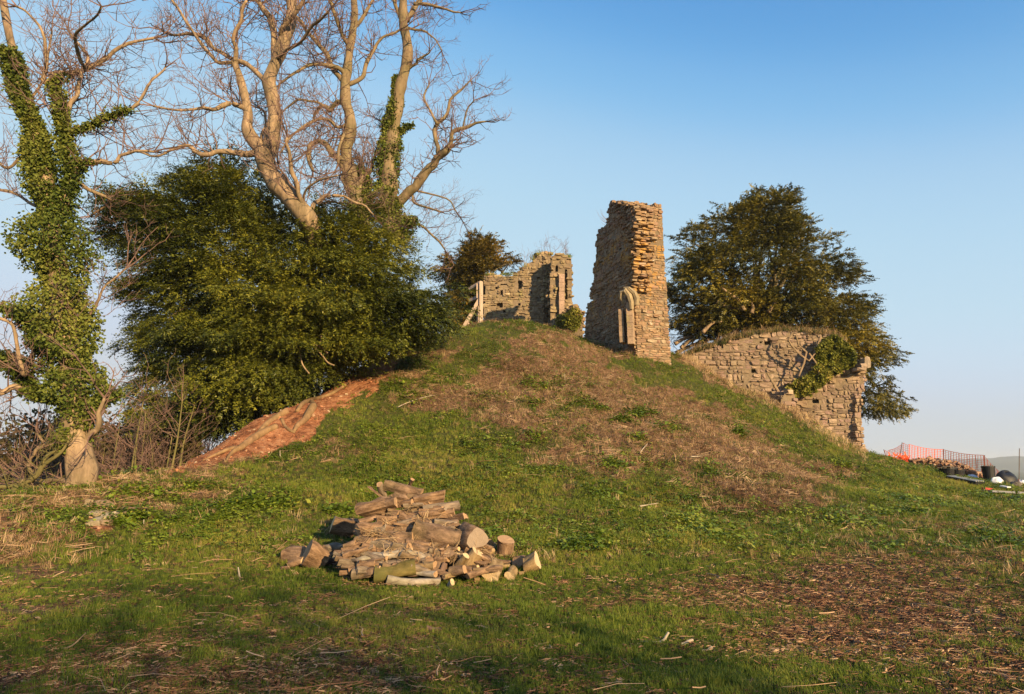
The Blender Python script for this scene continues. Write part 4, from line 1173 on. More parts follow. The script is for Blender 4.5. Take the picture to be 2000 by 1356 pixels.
        for di, dj, e0, e1 in ((-1, 0, 0, 1), (1, 0, nz, nz + 1), (0, -1, 0, nz), (0, 1, 1, nz + 1)):
            b = keep & ~kp[1 + di:1 + di + keep.shape[0], 1 + dj:1 + dj + keep.shape[1]]
            i2, j2 = np.nonzero(b); q2 = i2 * nz + j2
            fs.append(np.stack((q2 + e0, q2 + e1, q2 + e1 + N, q2 + e0 + N), 1))
        used = np.concatenate(fs); u, inv = np.unique(used, return_inverse=True)
        m.add(np.vstack((Vf, Vb))[u], f4=inv.reshape(-1, 4)); m.build("core", mat_c, parent)
    def matrices(s, rows):
        R = np.array(rows)
        n = len(R)
        ct, st = np.cos(R[:, 6]), np.sin(R[:, 6]); cy, sy = np.cos(R[:, 7]), np.sin(R[:, 7])
        # local axes: X along, Y depth, Z up, tilted in the wall plane then turned about Z
        X = np.stack((ct * cy, ct * sy, st), 1); Z = np.stack((-st, 0 * st, ct), 1); Y = np.cross(Z, X)
        E = np.array(((s.e[0], s.e[1], 0), (-s.n[0], -s.n[1], 0), (0, 0, 1)))
        X, Y, Z = X @ E, Y @ E, Z @ E
        C = s.xyz(R[:, 0], R[:, 1], R[:, 2])
        return C, X * R[:, 3:4], Y * R[:, 4:5], Z * R[:, 5:6]

def lay_stones(walls, mat, parent, limit=290):
    """the stones that show largest become parts of their own, the rest are one part"""
    data = []
    for w in walls:
        C, X, Y, Z = w.matrices(w.rows)
        front = np.array([q[8] for q in w.rows]) == 0
        data.append((C, X, Y, Z, front))
    C, X, Y, Z = (np.concatenate([d[i] for d in data]) for i in range(4)); front = np.concatenate([d[4] for d in data])
    d = proj(C)[2]
    g = ground_z(C[:, 0], C[:, 1])
    size = np.linalg.norm(X, axis=1) * np.linalg.norm(Z, axis=1) / d ** 2 * np.where(front, 1, .02) * (C[:, 2] > g + .02)
    order = np.argsort(-size)
    big, rest = order[:limit], order[limit:]
    mes = []
    for V, Q in STONES:
        mes.append(mesh_np("stone", V, Q, mat))
    base = np.array(parent.location)
    for i in big:
        o = bpy.data.objects.new("stone", mes[int(i) % len(mes)])
        COL.objects.link(o); o.parent = parent
        M = Matrix(((X[i][0], Y[i][0], Z[i][0], C[i][0] - base[0]), (X[i][1], Y[i][1], Z[i][1], C[i][1] - base[1]), (X[i][2], Y[i][2], Z[i][2], C[i][2] - base[2]), (0, 0, 0, 1)))
        o.matrix_local = M
    m = MB()
    for i in rest:
        V, Q = STONES[int(i) % len(STONES)]
        m.add(V[:, 0:1] * X[i] + V[:, 1:2] * Y[i] + V[:, 2:3] * Z[i] + C[i], f4=Q)
    if len(rest): m.build("small_stones", mat, parent, kind="stuff")

def hole_px(w, px, py, wpx, hpx):
    a0, z0 = ray_plane(px - wpx / 2, py + hpx / 2, w.P0, w.P1); a1, z1 = ray_plane(px + wpx / 2, py - hpx / 2, w.P0, w.P1)
    return ((a0 + a1) / 2, (z0 + z1) / 2, abs(a1 - a0), abs(z1 - z0))

M_mortar = mat_stone("mortar", [(.22, .165, .11), (.30, .225, .15)], scale=1.6)
M_core = mat_stone("core", [(.14, .105, .07), (.20, .15, .10)], scale=1.2)
XY = lambda px, py, D: W(px, py, D)[:2]

# ---- the tower stump
def build_tower():
    t = empty("ruined_tower", tuple(W(1275, 720, 29.0)), "tall leaning stump of a rubble stone tower streaked with orange lichen", "tower")
    ms = mat_stone("tower_stone", [(.32, .20, .12), (.38, .25, .14), (.27, .165, .10), (.43, .29, .18), (.34, .20, .145), (.23, .15, .09), (.42, .32, .22)],
                   lichen=[((.50, .27, .05), 1.3, .50, .62, .75, (8.0, 12.0)), ((.44, .25, .06), 5.0, .56, .66, .5, (7.6, 12.4)), ((.62, .56, .46), 3.6, .62, .68, .85, None), ((.16, .12, .07), 2.2, .58, .7, .5, None)])
    A = W(1243, 700, 28.3); B = W(1313, 728, 28.75); E = W(1138, 670, 33.0)
    # lit face towards the camera
    f1 = Masonry(A[:2], B[:2], 1.6)
    p1 = [(1244, 712), (1316, 745), (1312, 700), (1309, 640), (1304, 560), (1300, 500), (1296, 440), (1294, 404), (1288, 397), (1272, 401), (1262, 400), (1250, 404), (1240, 410), (1237, 430), (1238, 470), (1237, 520), (1240, 560), (1241, 620), (1243, 680)]
    q1 = f1.poly(p1)
    h1 = [hole_px(f1, 1263, 547, 9, 8), hole_px(f1, 1247, 493, 9, 7), hole_px(f1, 1278, 621, 3, 3)]
    zmid = W(1270, 475, 28.5)[2]
    low = [q for q in q1]
    f1.lay([(a, min(z, zmid)) for a, z in q1], (.07, .15), (.12, .34), h1, 5, .007, 3, .02, edge_j=.01)
    f1.lay([(a, max(z, zmid + .07)) for a, z in q1], (.06, .16), (.10, .30), h1, 5, .02, 4, .05, edge_j=.03)
    f1.core(q1, h1, 1.5, M_mortar, M_core, t)
    # shaded broken face going back to the left
    f2 = Masonry(A[:2], E[:2], 1.0)
    p2 = [(1243, 715), (1240, 600), (1236, 520), (1234, 410), (1228, 398), (1218, 394), (1205, 393), (1192, 396), (1184, 408), (1186, 425), (1181, 440), (1164, 456), (1163, 480), (1161, 510), (1156, 530), (1158, 545), (1150, 570), (1148, 578), (1156, 588), (1146, 595), (1142, 620), (1140, 655), (1138, 672), (1160, 700)]
    q2 = f2.poly(p2)
    h2 = [hole_px(f2, 1210, 486, 5, 8), hole_px(f2, 1173, 511, 6, 7), hole_px(f2, 1213, 553, 8, 6)]
    f2.lay(q2, (.07, .19), (.10, .34), h2, 4, .02, 6, .09, 0, .25)
    f2.core(q2, h2, .9, M_mortar, M_core, t)
    # an upper slab of walling standing forward on the shaded side, and the broken corner between the two faces
    f3 = Masonry(W(1240, 700, 28.2)[:2], W(1192, 700, 30.6)[:2], .5)
    p3 = [(1238, 570), (1224, 575), (1226, 520), (1230, 470), (1222, 450), (1198, 440), (1194, 415), (1187, 408), (1194, 396), (1210, 393), (1232, 398), (1240, 405), (1243, 430), (1242, 470), (1240, 520)]
    q3 = f3.poly(p3); f3.lay(q3, (.06, .14), (.10, .26), [], 2, .06, 8, .08)
    lay_stones([f1, f2, f3], ms, t, 292)
    # moulded jamb: two shafts with a curved springer over them
    mj = mat_stone("dressed_stone", [(.46, .32, .22), (.50, .35, .24)], lichen=[((.38, .32, .12), 3, .55, .65, .5, None)], scale=1.5)
    for (x0, y0, x1, y1, D, w) in ((1219, 669, 1216, 604, 28.35, .20), (1236, 672, 1232, 590, 28.05, .24)):
        a, b = W(x0, y0, D), W(x1, y1, D)
        m = MB(); n = 7
        P = [a + (b - a) * i / (n - 1) for i in range(n)]
        for i in range(n - 1):
            c = (P[i] + P[i + 1]) / 2; L = np.linalg.norm(P[i + 1] - P[i]) * .97
            V = np.array([(x, y, z) for x in (-.5, .5) for y in (-.5, .5) for z in (-.5, .5)]) * (w * U_(.94, 1.04), .55, L)
            V[:, 0] += V[:, 2] * (b - a)[0] / max(.1, (b - a)[2])
            th = -.35; V = V @ np.array(((math.cos(th), math.sin(th), 0), (-math.sin(th), math.cos(th), 0), (0, 0, 1)))
            m.add(V + c + (0, .22, 0), f4=[(0, 1, 3, 2), (4, 6, 7, 5), (0, 4, 5, 1), (2, 3, 7, 6), (0, 2, 6, 4), (1, 5, 7, 3)])
        m.build("door_jamb", mj, t)
    m = MB()
    P = [W(x, y, D) for x, y, D in ((1234, 604, 27.95), (1233, 590, 27.9), (1229, 577, 27.92), (1221, 568, 28.0), (1214, 571, 28.1), (1213, 582, 28.2), (1219, 594, 28.25))]
    m.tube(P, [.09, .11, .12, .12, .10, .09, .06], 7)
    P = [W(x, y, D) for x, y, D in ((1243, 596, 27.95), (1244, 583, 27.92), (1239, 572, 27.92), (1228, 564, 28.0), (1219, 563, 28.15))]
    m.tube(P, [.10, .12, .11, .09, .06], 7)
    m.build("arch_springer", mat_stone("springer_stone", [(.46, .36, .24), (.42, .33, .20)], scale=1.2), t)
    m = MB(); c = W(1251, 517, 28.2); m.box(c, (.42, .3, .09)); m.build("ledge", mj, t)
    # dead stalks off the left shoulder
    m = MB()
    for i in range(9):
        b = W(U_(1180, 1192), U_(430, 445), 29.6); e = b + np.array((-U_(.1, .45), U_(-.1, .1), U_(.2, .8)))
        m.tube([b, (b + e) / 2 + (-.08, 0, .0), e], [.007, .005, .003], 3, False)
    m.build("stalks", M_branch, t)
    return t

# ---- the broken wall left of the tower
def build_north_wall():
    t = empty("ruined_wall", tuple(W(1000, 640, 38.3)), "crumbling rubble wall with a tall broken pier, behind the crest beside the timber props", "ruined wall")
    ms = mat_stone("buff_stone", [(.34, .25, .14), (.40, .30, .17), (.27, .195, .115), (.46, .35, .21), (.22, .16, .095), (.37, .25, .16)],
                   lichen=[((.30, .30, .10), 1.2, .55, .68, .45, None), ((.55, .48, .36), 4, .62, .68, .7, None)])
    w1 = Masonry(W(943, 640, 39.0)[:2], W(1064, 640, 38.4)[:2], 1.2)
    p = [(944, 665), (944, 600), (947, 570), (943, 548), (948, 538), (959, 534), (970, 537), (985, 540), (1000, 538), (1008, 534), (1014, 524), (1024, 518), (1037, 510), (1048, 500), (1055, 494), (1064, 491), (1066, 560), (1066, 665)]
    q = w1.poly(p)
    hs = [hole_px(w1, x, y, a, b) for x, y, a, b in ((1016, 557, 8, 17), (969, 563, 5, 5), (983, 555, 12, 4), (980, 571, 4, 9), (975, 596, 12, 8), (1014, 594, 5, 6), (1038, 571, 3, 5), (1052, 545, 4, 8), (1053, 584, 6, 9), (985, 608, 6, 5))]
    w1.lay(q, (.07, .19), (.10, .32), hs, 4, .035, 11, .08, .01, .2, .016, .14)
    w1.core(q, hs, 1.1, M_mortar, M_core, t)
    # the reveal and the pier
    w2 = Masonry(W(1060, 640, 38.2)[:2], W(1078, 640, 38.7)[:2], .8)
    p = [(1062, 665), (1062, 500), (1066, 491), (1076, 492), (1080, 498), (1080, 665)]
    q2 = w2.poly(p); w2.lay(q2, (.1, .2), (.15, .4), [], 3, .09, 13, .05); w2.core(q2, [], .9, M_mortar, M_core, t)
    w3 = Masonry(W(1075, 640, 36.9)[:2], W(1121, 640, 36.9)[:2], 1.4)
    p = [(1073, 665), (1074, 600), (1072, 560), (1075, 520), (1076, 502), (1082, 497), (1090, 493), (1099, 494), (1108, 499), (1115, 505), (1118, 512), (1121, 518), (1117, 525), (1120, 546), (1117, 565), (1119, 587), (1122, 605), (1122, 665)]
    q3 = w3.poly(p)
    h3 = [hole_px(w3, x, y, a, b) for x, y, a, b in ((1106, 555, 2.5, 60), (1088, 524, 5, 12), (1091, 575, 3, 24))]
    w3.lay(q3, (.08, .18), (.14, .4), h3, 6, .07, 15, .05)
    w3.core(q3, h3, 1.6, M_mortar, M_core, t)
    w4 = Masonry(W(1078, 655, 36.2)[:2], W(1140, 655, 36.0)[:2], 1.4)
    p = [(1080, 680), (1082, 622), (1092, 612), (1105, 606), (1118, 596), (1124, 592), (1131, 597), (1139, 606), (1140, 620), (1137, 645), (1137, 668), (1125, 685)]
    q4 = w4.poly(p); w4.lay(q4, (.09, .18), (.14, .38), [], 4, .08, 17, .07); w4.core(q4, [], 1.2, M_mortar, M_core, t)
    lay_stones([w1, w2, w3, w4], ms, t, 292)
    m = MB()
    a, b = W(1097, 614, 36.75), W(1097, 536, 36.75)
    for i in range(9):
        c = a + (b - a) * (i + .5) / 9
        m.box(c, (.30 * U_(.92, 1.05), .2, np.linalg.norm(b - a) / 9 * .96))
    m.build("pier_facing", mat_stone("pink_stone", [(.48, .33, .25), (.44, .30, .23)], scale=1.3), t)
    # moss and tufts on the wall head, ivy over the fallen end
    tops = []
    for (x0, y0, x1, y1) in ((950, 536, 1008, 536), (1008, 534, 1055, 494), (1055, 493, 1115, 502)):
        for k in range(14):
            f = R_(); tops.append(W(x0 + (x1 - x0) * f, y0 + (y1 - y0) * f, 38.5 + U_(-.3, .9)) + (0, 0, -.04))
    P = np.array(tops); n = len(P)
    vs = [v_blades(14, .08, .2, .12, .012, 1.0) for _ in range(4)]
    scatter("wall_top_grass", P, rand_rot(n), .8 + RNG.random(n), RNG.uniform(.3, 1, n), RNG.integers(0, 4, n), vs, M_grass, None, t)
    ivy_patch("ivy", [(1086, 640), (1090, 618), (1104, 612), (1118, 604), (1130, 600), (1136, 612), (1130, 640), (1112, 650)], 35.9, .22, 1500, .10, t, M_ivy_light)
    m = MB()
    for k in range(26):
        x = U_(1015, 1112); y = 528 - (x - 1015) * .62 if x < 1070 else 495
        b = W(x, y + 2, 38.8); grow_twig(m, b, np.array((U_(-.5, .5), U_(-.3, .3), 1)), U_(.5, 1.1), .012, 2)
    m.build("twigs", M_branch, t, kind="stuff")
    return t

# ---- the curtain wall on the right
def build_curtain_wall():
    t = empty("curtain_wall", tuple(W(1520, 800, 30.6)), "low curtain wall of grey-brown rubble falling down the slope, ivy over its middle", "ruined wall")
    ms = mat_stone("grey_stone", [(.32, .225, .165), (.44, .315, .215), (.29, .19, .155), (.50, .37, .26), (.37, .24, .20), (.21, .15, .11), (.42, .30, .19), (.33, .22, .19)],
                   lichen=[((.38, .30, .19), 1.6, .52, .64, .35, None), ((.52, .46, .38), 5, .62, .7, .6, None)])
    w = Masonry(W(1344, 704, 31.2)[:2], W(1690, 880, 29.9)[:2], 1.2)
    p = [(1336, 720), (1340, 697), (1352, 688), (1362, 684), (1390, 678), (1410, 673), (1428, 663), (1455, 657), (1483, 651), (1510, 647), (1537, 645), (1580, 650), (1625, 653), (1655, 666), (1668, 690), (1684, 708), (1693, 714), (1691, 728), (1687, 745), (1690, 760), (1683, 772), (1680, 790), (1684, 815), (1683, 845), (1688, 866), (1697, 889), (1700, 905), (1650, 895), (1600, 865), (1540, 830), (1500, 800), (1426, 775), (1380, 750)]
    q = w.poly(p)
    hs = [hole_px(w, x, y, a, b) for x, y, a, b in ((1486, 669, 6, 6), (1499, 669, 8, 6), (1471, 725, 7, 8), (1595, 784, 13, 5), (1391, 727, 4, 8), (1632, 854, 4, 10), (1450, 747, 5, 5), (1411, 677, 5, 8))]
    w.lay(q, (.08, .23), (.10, .38), hs, 5, .028, 23, .12, .0, .4, .02, .03)
    w.core(q, hs, 1.2, M_mortar, M_core, t, .09, .055)
    # stub of a cross wall standing out, and the ragged broken end
    w2 = Masonry(W(1524, 800, 28.9)[:2], W(1550, 810, 29.3)[:2], .8)
    p = [(1522, 812), (1521, 794), (1526, 780), (1534, 766), (1546, 764), (1556, 772), (1556, 800), (1556, 825), (1535, 820)]
    q2 = w2.poly(p); w2.lay(q2, (.14, .25), (.2, .45), [], 3, .08, 29, .05); w2.core(q2, [], .9, M_mortar, M_core, t)
    w3 = Masonry(W(1672, 880, 29.75)[:2], W(1690, 880, 29.9)[:2], .5)
    p = [(1668, 890), (1668, 860), (1672, 820), (1668, 780), (1676, 740), (1672, 722), (1690, 716), (1694, 728), (1690, 760), (1684, 775), (1686, 815), (1690, 866), (1698, 892)]
    q3 = w3.poly(p); w3.lay(q3, (.08, .19), (.10, .26), [], 3, .045, 31, .08)
    lay_stones([w, w2, w3], ms, t, 296)
    # corbelled stones standing proud where the trunk leans
    m = MB()
    for i, (x, y, sx, sz) in enumerate(((1690, 709, .3, .5), (1684, 716, .35, .2), (1678, 722, .5, .14))):
        V, Q = STONES[i]; m.add(V * (sx, .5, sz) + W(x, y, 29.6), f4=Q)
    m.build("coping", mat_stone("pale_stone", [(.5, .4, .3), (.46, .34, .26)]), t)
    # turf on the wall head
    P = []
    top = [(1346, 692), (1362, 683), (1410, 672), (1428, 661), (1483, 651), (1537, 645), (1580, 648), (1625, 652), (1655, 664)]
    for (x0, y0), (x1, y1) in zip(top[:-1], top[1:]):
        for k in range(int((x1 - x0) * 4.5)):
            f = R_(); dd = R_() * 1.2
            P.append(W(x0 + (x1 - x0) * f, y0 + (y1 - y0) * f + 1.5, 31 - (x0 - 1344) * .0038) + (0, dd, .02 * dd + U_(0, .05)))
    P = np.array(P); n = len(P)
    vs = [v_blades(14, .08, .22, .1, .01, 1.0) for _ in range(4)]
    mm = mat_leaf("wall_grass", [(.06, .09, .02), (.12, .13, .03), (.26, .19, .08), (.4, .28, .14)], .3, .6, .2, True)
    scatter("turf", P, rand_rot(n, .3), .8 + RNG.random(n) * .8, RNG.random(n), RNG.integers(0, 4, n), vs, mm, None, t)
    sel = P[RNG.random(n) < .35]; n = len(sel)
    vs = [v_stems(4, .3, .8, .15, .012) for _ in range(5)]
    scatter("dead_stalks", sel, rand_rot(n, .2), .5 + .6 * RNG.random(n), RNG.uniform(.3, 1, n), RNG.integers(0, 5, n), vs, M_stem, None, t)
    ivy_patch("ivy", [(1538, 770), (1535, 755), (1548, 742), (1570, 735), (1590, 715), (1592, 690), (1605, 665), (1625, 653), (1655, 665), (1672, 690), (1668, 712), (1650, 722), (1630, 728), (1620, 745), (1600, 760), (1575, 773), (1552, 774)], 29.9, .5, 10000, .085, t, M_ivy_light)
    m = MB()
    for pts in ([(1540, 810, 6), (1532, 790, 6), (1520, 765, 5), (1508, 745, 4), (1498, 728, 3)], [(1548, 650, 4), (1540, 665, 4), (1550, 680, 4), (1565, 695, 4), (1580, 705, 3), (1592, 690, 3), (1600, 665, 3)],
                [(1555, 655, 3), (1560, 675, 3), (1575, 688, 4), (1570, 710, 4), (1560, 735, 3)], [(1603, 658, 5), (1598, 672, 4), (1590, 690, 3)], [(1565, 690, 3), (1548, 682, 2), (1530, 680, 2)], [(1580, 690, 3), (1596, 712, 3), (1600, 735, 3)]):
        m.tube([W(a, b, 29.65) for a, b, c in pts], [c / F * 29 * .55 for a, b, c in pts], 6)
    m.build("ivy_stem", M_bark_pale, t)
    return t
# ------------------------------------------------------------------ thicket and saplings at the left foot of the mound
def build_thicket():
    k = 0
    texts = []
    spots = [(206, 925, 20), (222, 922, 22), (240, 918, 21), (252, 920, 19.5), (262, 915, 20.5), (276, 917, 20), (283, 912, 22), (300, 912, 21), (318, 905, 20.5), (331, 900, 20), (348, 888, 21), (186, 925, 22), (170, 930, 24), (100, 935, 22), (60, 930, 23), (25, 935, 21), (-20, 930, 22)]
    ords = ["nearest", "second", "third", "fourth", "fifth", "sixth", "seventh", "eighth", "ninth", "tenth", "eleventh", "twelfth", "thirteenth"]
    rt = sorted([s for s in spots if s[0] >= 165]); lf = sorted([s for s in spots if s[0] < 165], reverse=True)
    labs = [("thin bare sapling, %s going from the ivy-clad trunk toward the red bank" % ords[rt.index(s)]) if s in rt else ("thin bare sapling, %s going left from the ivy-clad trunk" % ords[lf.index(s)]) for s in spots]
    for i, (x, y, D) in enumerate(spots):
        b = W(x, y, D); b[2] = gz(b[0], b[1])
        t = empty("sapling", tuple(b), labs[i], "sapling", "bare saplings in the thicket")
        H = U_(2.6, 4.2); lean = U_(-.5, .5)
        Q = spline([b - (0, 0, .2), b + (lean * .2, 0, H * .3), b + (lean * .6, U_(-.2, .2), H * .65), b + (lean, U_(-.3, .3), H)], 4)
        m = MB(); m.tube(Q, np.linspace(U_(.035, .06), .012, len(Q)), 6); m.build("trunk", M_bark_moss, t, True)
        m = MB()
        for q in range(16):
            j = random.randint(3, len(Q) - 1)
            grow_twig(m, Q[j], np.array((U_(-1, 1), U_(-1, 1), U_(0, .8))), U_(.6, 1.3), .012, 2)
        m.build("twigs", M_branch, t, kind="stuff")
    # tangled undergrowth, far too dense to count
    m = MB()
    for i in range(760):
        D = U_(19, 34); x = U_(-160, 400 - (D - 19) * 3)
        p = W(x, 915, D)
        if x > 300 and D < 23: continue
        z = gz(p[0], p[1]); p[2] = z
        grow_twig(m, p, np.array((U_(-.5, .5), U_(-.4, .4), 1)), U_(1.0, 2.6), .016, 2, .1)
    o = m.build("undergrowth", M_branch, None); tag(o, "tangle of brown bare undergrowth left of the mound", None, None, "stuff")
    r = np.random.default_rng(77); n = 110000
    D = r.uniform(21, 36, n); x = r.uniform(-200, 400, n); u = (x - 1000) / F
    X = u * D / .99; z0 = ground_z(X, D); h = r.beta(1.2, 1.6, n) * (4.4 + 1.6 * noise(X * .5, D * .3, seed=6)) * np.clip((D - 19) / 6, .3, 1)
    C = np.stack((X, D, z0 + h), 1); keep = (X < -9.3 - (D - 21) * .05)
    V, f = leaf_cloud(C[keep], r.normal(0, 1, (keep.sum(), 3)), .21, .11, quad=True, seed=9)
    o = part("undergrowth_leaves", V, f, mat_leaf("bramble_leaves", [(.03, .026, .010), (.055, .045, .016), (.10, .075, .03), (.06, .07, .02)], .15, .7, .2, big=.6), None)
    tag(o, "brown and dull green bramble leaves in the thicket", None, None, "stuff")
    # woods standing further down the slope behind
    m = MB()
    for i in range(100):
        D = U_(45, 80); x = U_(-500, 640); p = W(x, 905, D); p[2] = gz(p[0], p[1])
        H = U_(4, 6.5) * (D / 60)
        m.tube([p, p + (U_(-.3, .3), 0, H * .5), p + (U_(-.8, .8), 0, H)], [.12, .08, .03], 4, False)
        for q in range(7): grow_twig(m, p + (0, 0, H * U_(.3, .95)), np.array((U_(-1, 1), U_(-.5, .5), U_(.2, 1))), U_(1.2, 2.4), .05, 1)
    o = m.build("wood", M_branch, None); tag(o, "bare wood standing beyond the thicket", None, None, "stuff")
    # mossy fallen boughs
    for pts, lab in (([(-20, 985, 4), (20, 962, 5), (50, 945, 5), (75, 925, 5), (88, 895, 4), (110, 880, 3)], "mossy fallen bough rising toward the ivy-clad trunk's foot"),
                     ([(-20, 955, 4), (15, 950, 4), (60, 952, 4), (100, 965, 3), (60, 975, 2)], "mossy fallen bough lying flat along the bank's edge"),
                     ([(-10, 1005, 3), (15, 985, 4), (35, 970, 3), (48, 950, 2)], "short mossy broken bough at the lowest left edge of the thicket"),
                     ([(62, 935, 3), (90, 905, 4), (118, 885, 3), (135, 860, 2)], "mossy bough leaning up beside the ivy-clad trunk")):
        Q = limb_points(pts, 14.6); m = MB(); m.tube(Q[:, :3], Q[:, 3], 8)
        for q in range(9):
            j = random.randint(2, len(Q) - 1); grow_twig(m, Q[j, :3], np.array((U_(-1, 1), U_(-1, 1), U_(-.1, .9))), U_(.4, .9), .012, 2)
        o = m.build("fallen_bough", M_bark_moss, None, True); tag(o, lab, "fallen branch")
    # footing of old masonry in the left bank
    c = hit(215, 1010); t = empty("stone_footing", tuple(c), "mossy stone footing showing through the left bank under a flat lintel", "stone footing")
    ms = mat_stone("footing_stone", [(.34, .26, .16), (.28, .20, .13), (.40, .34, .24)])
    for i, (x, y, sx, sz) in enumerate(((178, 985, .17, .14), (202, 988, .15, .16), (214, 992, .10, .10), (192, 1004, .22, .12), (212, 1010, .16, .11), (232, 1008, .18, .12), (186, 1022, .24, .14), (208, 1024, .2, .12), (246, 1004, .14, .09))):
        h = hit(x, y); V, Q = STONES[i]
        o = link("stone", mesh_np("stone", V, Q, ms), t, Vector(h) - t.location, (U_(-.2, .2), U_(-.2, .2), U_(-.3, .3)), (sx, .3, sz))
    h = hit(262, 997); V, Q = STONES[3]; link("lintel", mesh_np("lintel", V, Q, ms), t, Vector(h) - t.location + Vector((0, -.02, .02)), (0, .05, .1), (.42, .35, .07))

# ------------------------------------------------------------------ timber props
def build_timber():
    D = 31.0
    b = W(930, 640, D)
    t = empty("timber_prop", tuple(b), "pale timber raking shore propping the end of the broken wall", "timber prop")
    mt = mat_bark("pale_timber", (.40, .30, .24), (.56, .44, .36), 7, 0, .15, .01)
    def bar(name, x0, y0, x1, y1, w, d0=0, d1=0):
        a, c = W(x0, y0, D + d0), W(x1, y1, D + d1)
        v = Vector(c - a); m = MB()
        q = v.to_track_quat('Z', 'Y').to_matrix()
        m.box((a + c) / 2, (w, w, v.length), np.array(q)); m.build(name, mt, t)
    bar("post", 940, 655, 940, 551, .16)
    bar("post", 933, 650, 933, 592, .10, .5, .5)
    bar("beam", 917, 565, 940, 552, .15, .6, 0)
    bar("beam", 918, 587, 940, 579, .15, .6, 0)
    bar("brace", 899, 652, 938, 583, .16, .2, .1)
    bar("brace", 922, 650, 913, 632, .12, -.1, .3)
    bar("plank", 935, 583, 935, 555, .2, .15, .15)

# ------------------------------------------------------------------ the log pile
M_logbark = mat_bark("log_bark", (.04, .024, .016), (.34, .22, .145), 11, .2, .5, .04)
M_logbrown = mat_bark("log_brown", (.055, .03, .018), (.38, .24, .145), 13, 0, .4, .04)
M_loggrey = mat_bark("log_grey", (.055, .04, .03), (.36, .27, .20), 11, .15, .4, .03)
M_logwhite = mat_bark("log_white", (.14, .10, .07), (.54, .47, .38), 9, .3, .6, .015)
M_logmoss = mat_bark("log_moss", (.06, .05, .014), (.20, .15, .05), 12, .6, .6, .02)
M_logyel = mat_bark("log_yellow", (.13, .08, .035), (.40, .28, .15), 13, .25, .4, .02)
M_logdark = mat_bark("log_dark", (.10, .06, .045), (.22, .14, .10), 9, 0, .3, .015)

def mat_cut(name, a, b):
    t = NT(name); v = t.coord("Object")
    w = t.n("ShaderNodeTexWave", wave_type='RINGS', rings_direction='Z'); w.inputs["Scale"].default_value = 14; w.inputs["Distortion"].default_value = 2.5; w.inputs["Detail"].default_value = 3
    t.l(v, w.inputs["Vector"])
    c = t.mix(t.math('MULTIPLY', w.outputs["Fac"], .35), a, b)
    c = t.mix(t.val(t.noise(v, 6, 4), .45, .7, 0, .6), c, b)
    t.base(c); t.bump(w.outputs["Fac"], .2, .004); return t.m
C_pale = mat_cut("cut_wood_pale", (.60, .45, .27), (.40, .27, .15))
C_tan = mat_cut("cut_wood_tan", (.38, .245, .14), (.24, .14, .08))
C_grey = mat_cut("cut_wood_grey", (.29, .22, .16), (.18, .13, .09))

def log(A, B, r0, r1, label, bark, cut, group=None, wob=.34, bend=0.0, kind="round", name="log", cat="log", seed=None, cuts=True, lobes=0):
    A = np.array(A, float); B = np.array(B, float)
    L = np.linalg.norm(B - A); c = (A + B) / 2
    t = empty(name, tuple(c), label, cat, group)
    q = Vector(B - A).to_track_quat('Z', 'X'); t.rotation_euler = q.to_euler()
    rs = np.random.default_rng(seed if seed is not None else random.randint(0, 1 << 30))
    nr, ns = 9, 16
    if kind == "round":
        th = np.arange(ns) * 2 * np.pi / ns; prof = 1 + wob * .6 * noise(np.cos(th) * 1.3 + rs.random() * 99, np.sin(th) * 1.3, seed=3)
        if lobes: prof = prof * (1 + .2 * np.cos(lobes * th + rs.random() * 6))
    else:   # split: wedge or slab cross-section
        th = np.arange(ns) * 2 * np.pi / ns
        a0 = rs.uniform(0, 6.28); off = .15 if kind == "split" else .35
        prof = np.minimum(1.0, np.abs(off + .15) / np.maximum(1e-3, np.cos(th - a0)) * np.where(np.cos(th - a0) > 0, 1, 1e6))
        if kind == "wedge":
            a1 = a0 + 1.9; prof = np.minimum(prof, np.abs(.42) / np.maximum(1e-3, np.cos(th - a1)) * np.where(np.cos(th - a1) > 0, 1, 1e6))
        prof *= 1 + wob * .5 * rs.normal(0, .5, ns)
    zz = np.linspace(-L / 2, L / 2, nr)
    R = np.linspace(r0, r1, nr)
    rng_w = 1 + wob * (noise(zz[:, None] / max(.1, r0) * .7 + rs.random() * 50, np.cos(th)[None, :] * 1.1, np.sin(th)[None, :] * 1.1, seed=7))
    rr = R[:, None] * prof[None, :] * rng_w
    bx = bend * L * (1 - (2 * zz / L) ** 2)
    X = rr * np.cos(th)[None, :] + bx[:, None]; Y = rr * np.sin(th)[None, :]
    Z = np.repeat(zz[:, None], ns, 1)
    ta, tb = rs.normal(0, .18, 2), rs.normal(0, .18, 2)
    Z[0] += ta[0] * X[0] + ta[1] * Y[0]; Z[-1] += tb[0] * X[-1] + tb[1] * Y[-1]
    V = np.stack((X, Y, Z), -1).reshape(-1, 3)
    i = np.arange(nr - 1)[:, None] * ns; j = np.arange(ns)[None, :]; k = (j + 1) % ns
    f = np.stack((i + j, i + k, i + ns + k, i + ns + j), -1).reshape(-1, 4)
    me = mesh_np("bark", V, f, bark, smooth=(kind == "round")); link("bark", me, t)
    for e, row in ((-1, 0), (1, nr - 1)):
        ring = V[row * ns:(row + 1) * ns]
        cc = ring.mean(0)
        V2 = np.vstack((ring, cc + (ring - cc) * .5 + rs.normal(0, .003, ring.shape), cc))
        jj = np.arange(ns); kk = (jj + 1) % ns
        f4 = np.stack((jj, kk, ns + kk, ns + jj), 1); f3 = np.stack((ns + jj, ns + kk, np.full(ns, 2 * ns)), 1)
        if e < 0: f4 = f4[:, ::-1]; f3 = f3[:, ::-1]
        link("cut_end", mesh_np("cut_end", V2 - cc * (1, 1, 0) * 0, [f3, f4], cut), t)
    return t

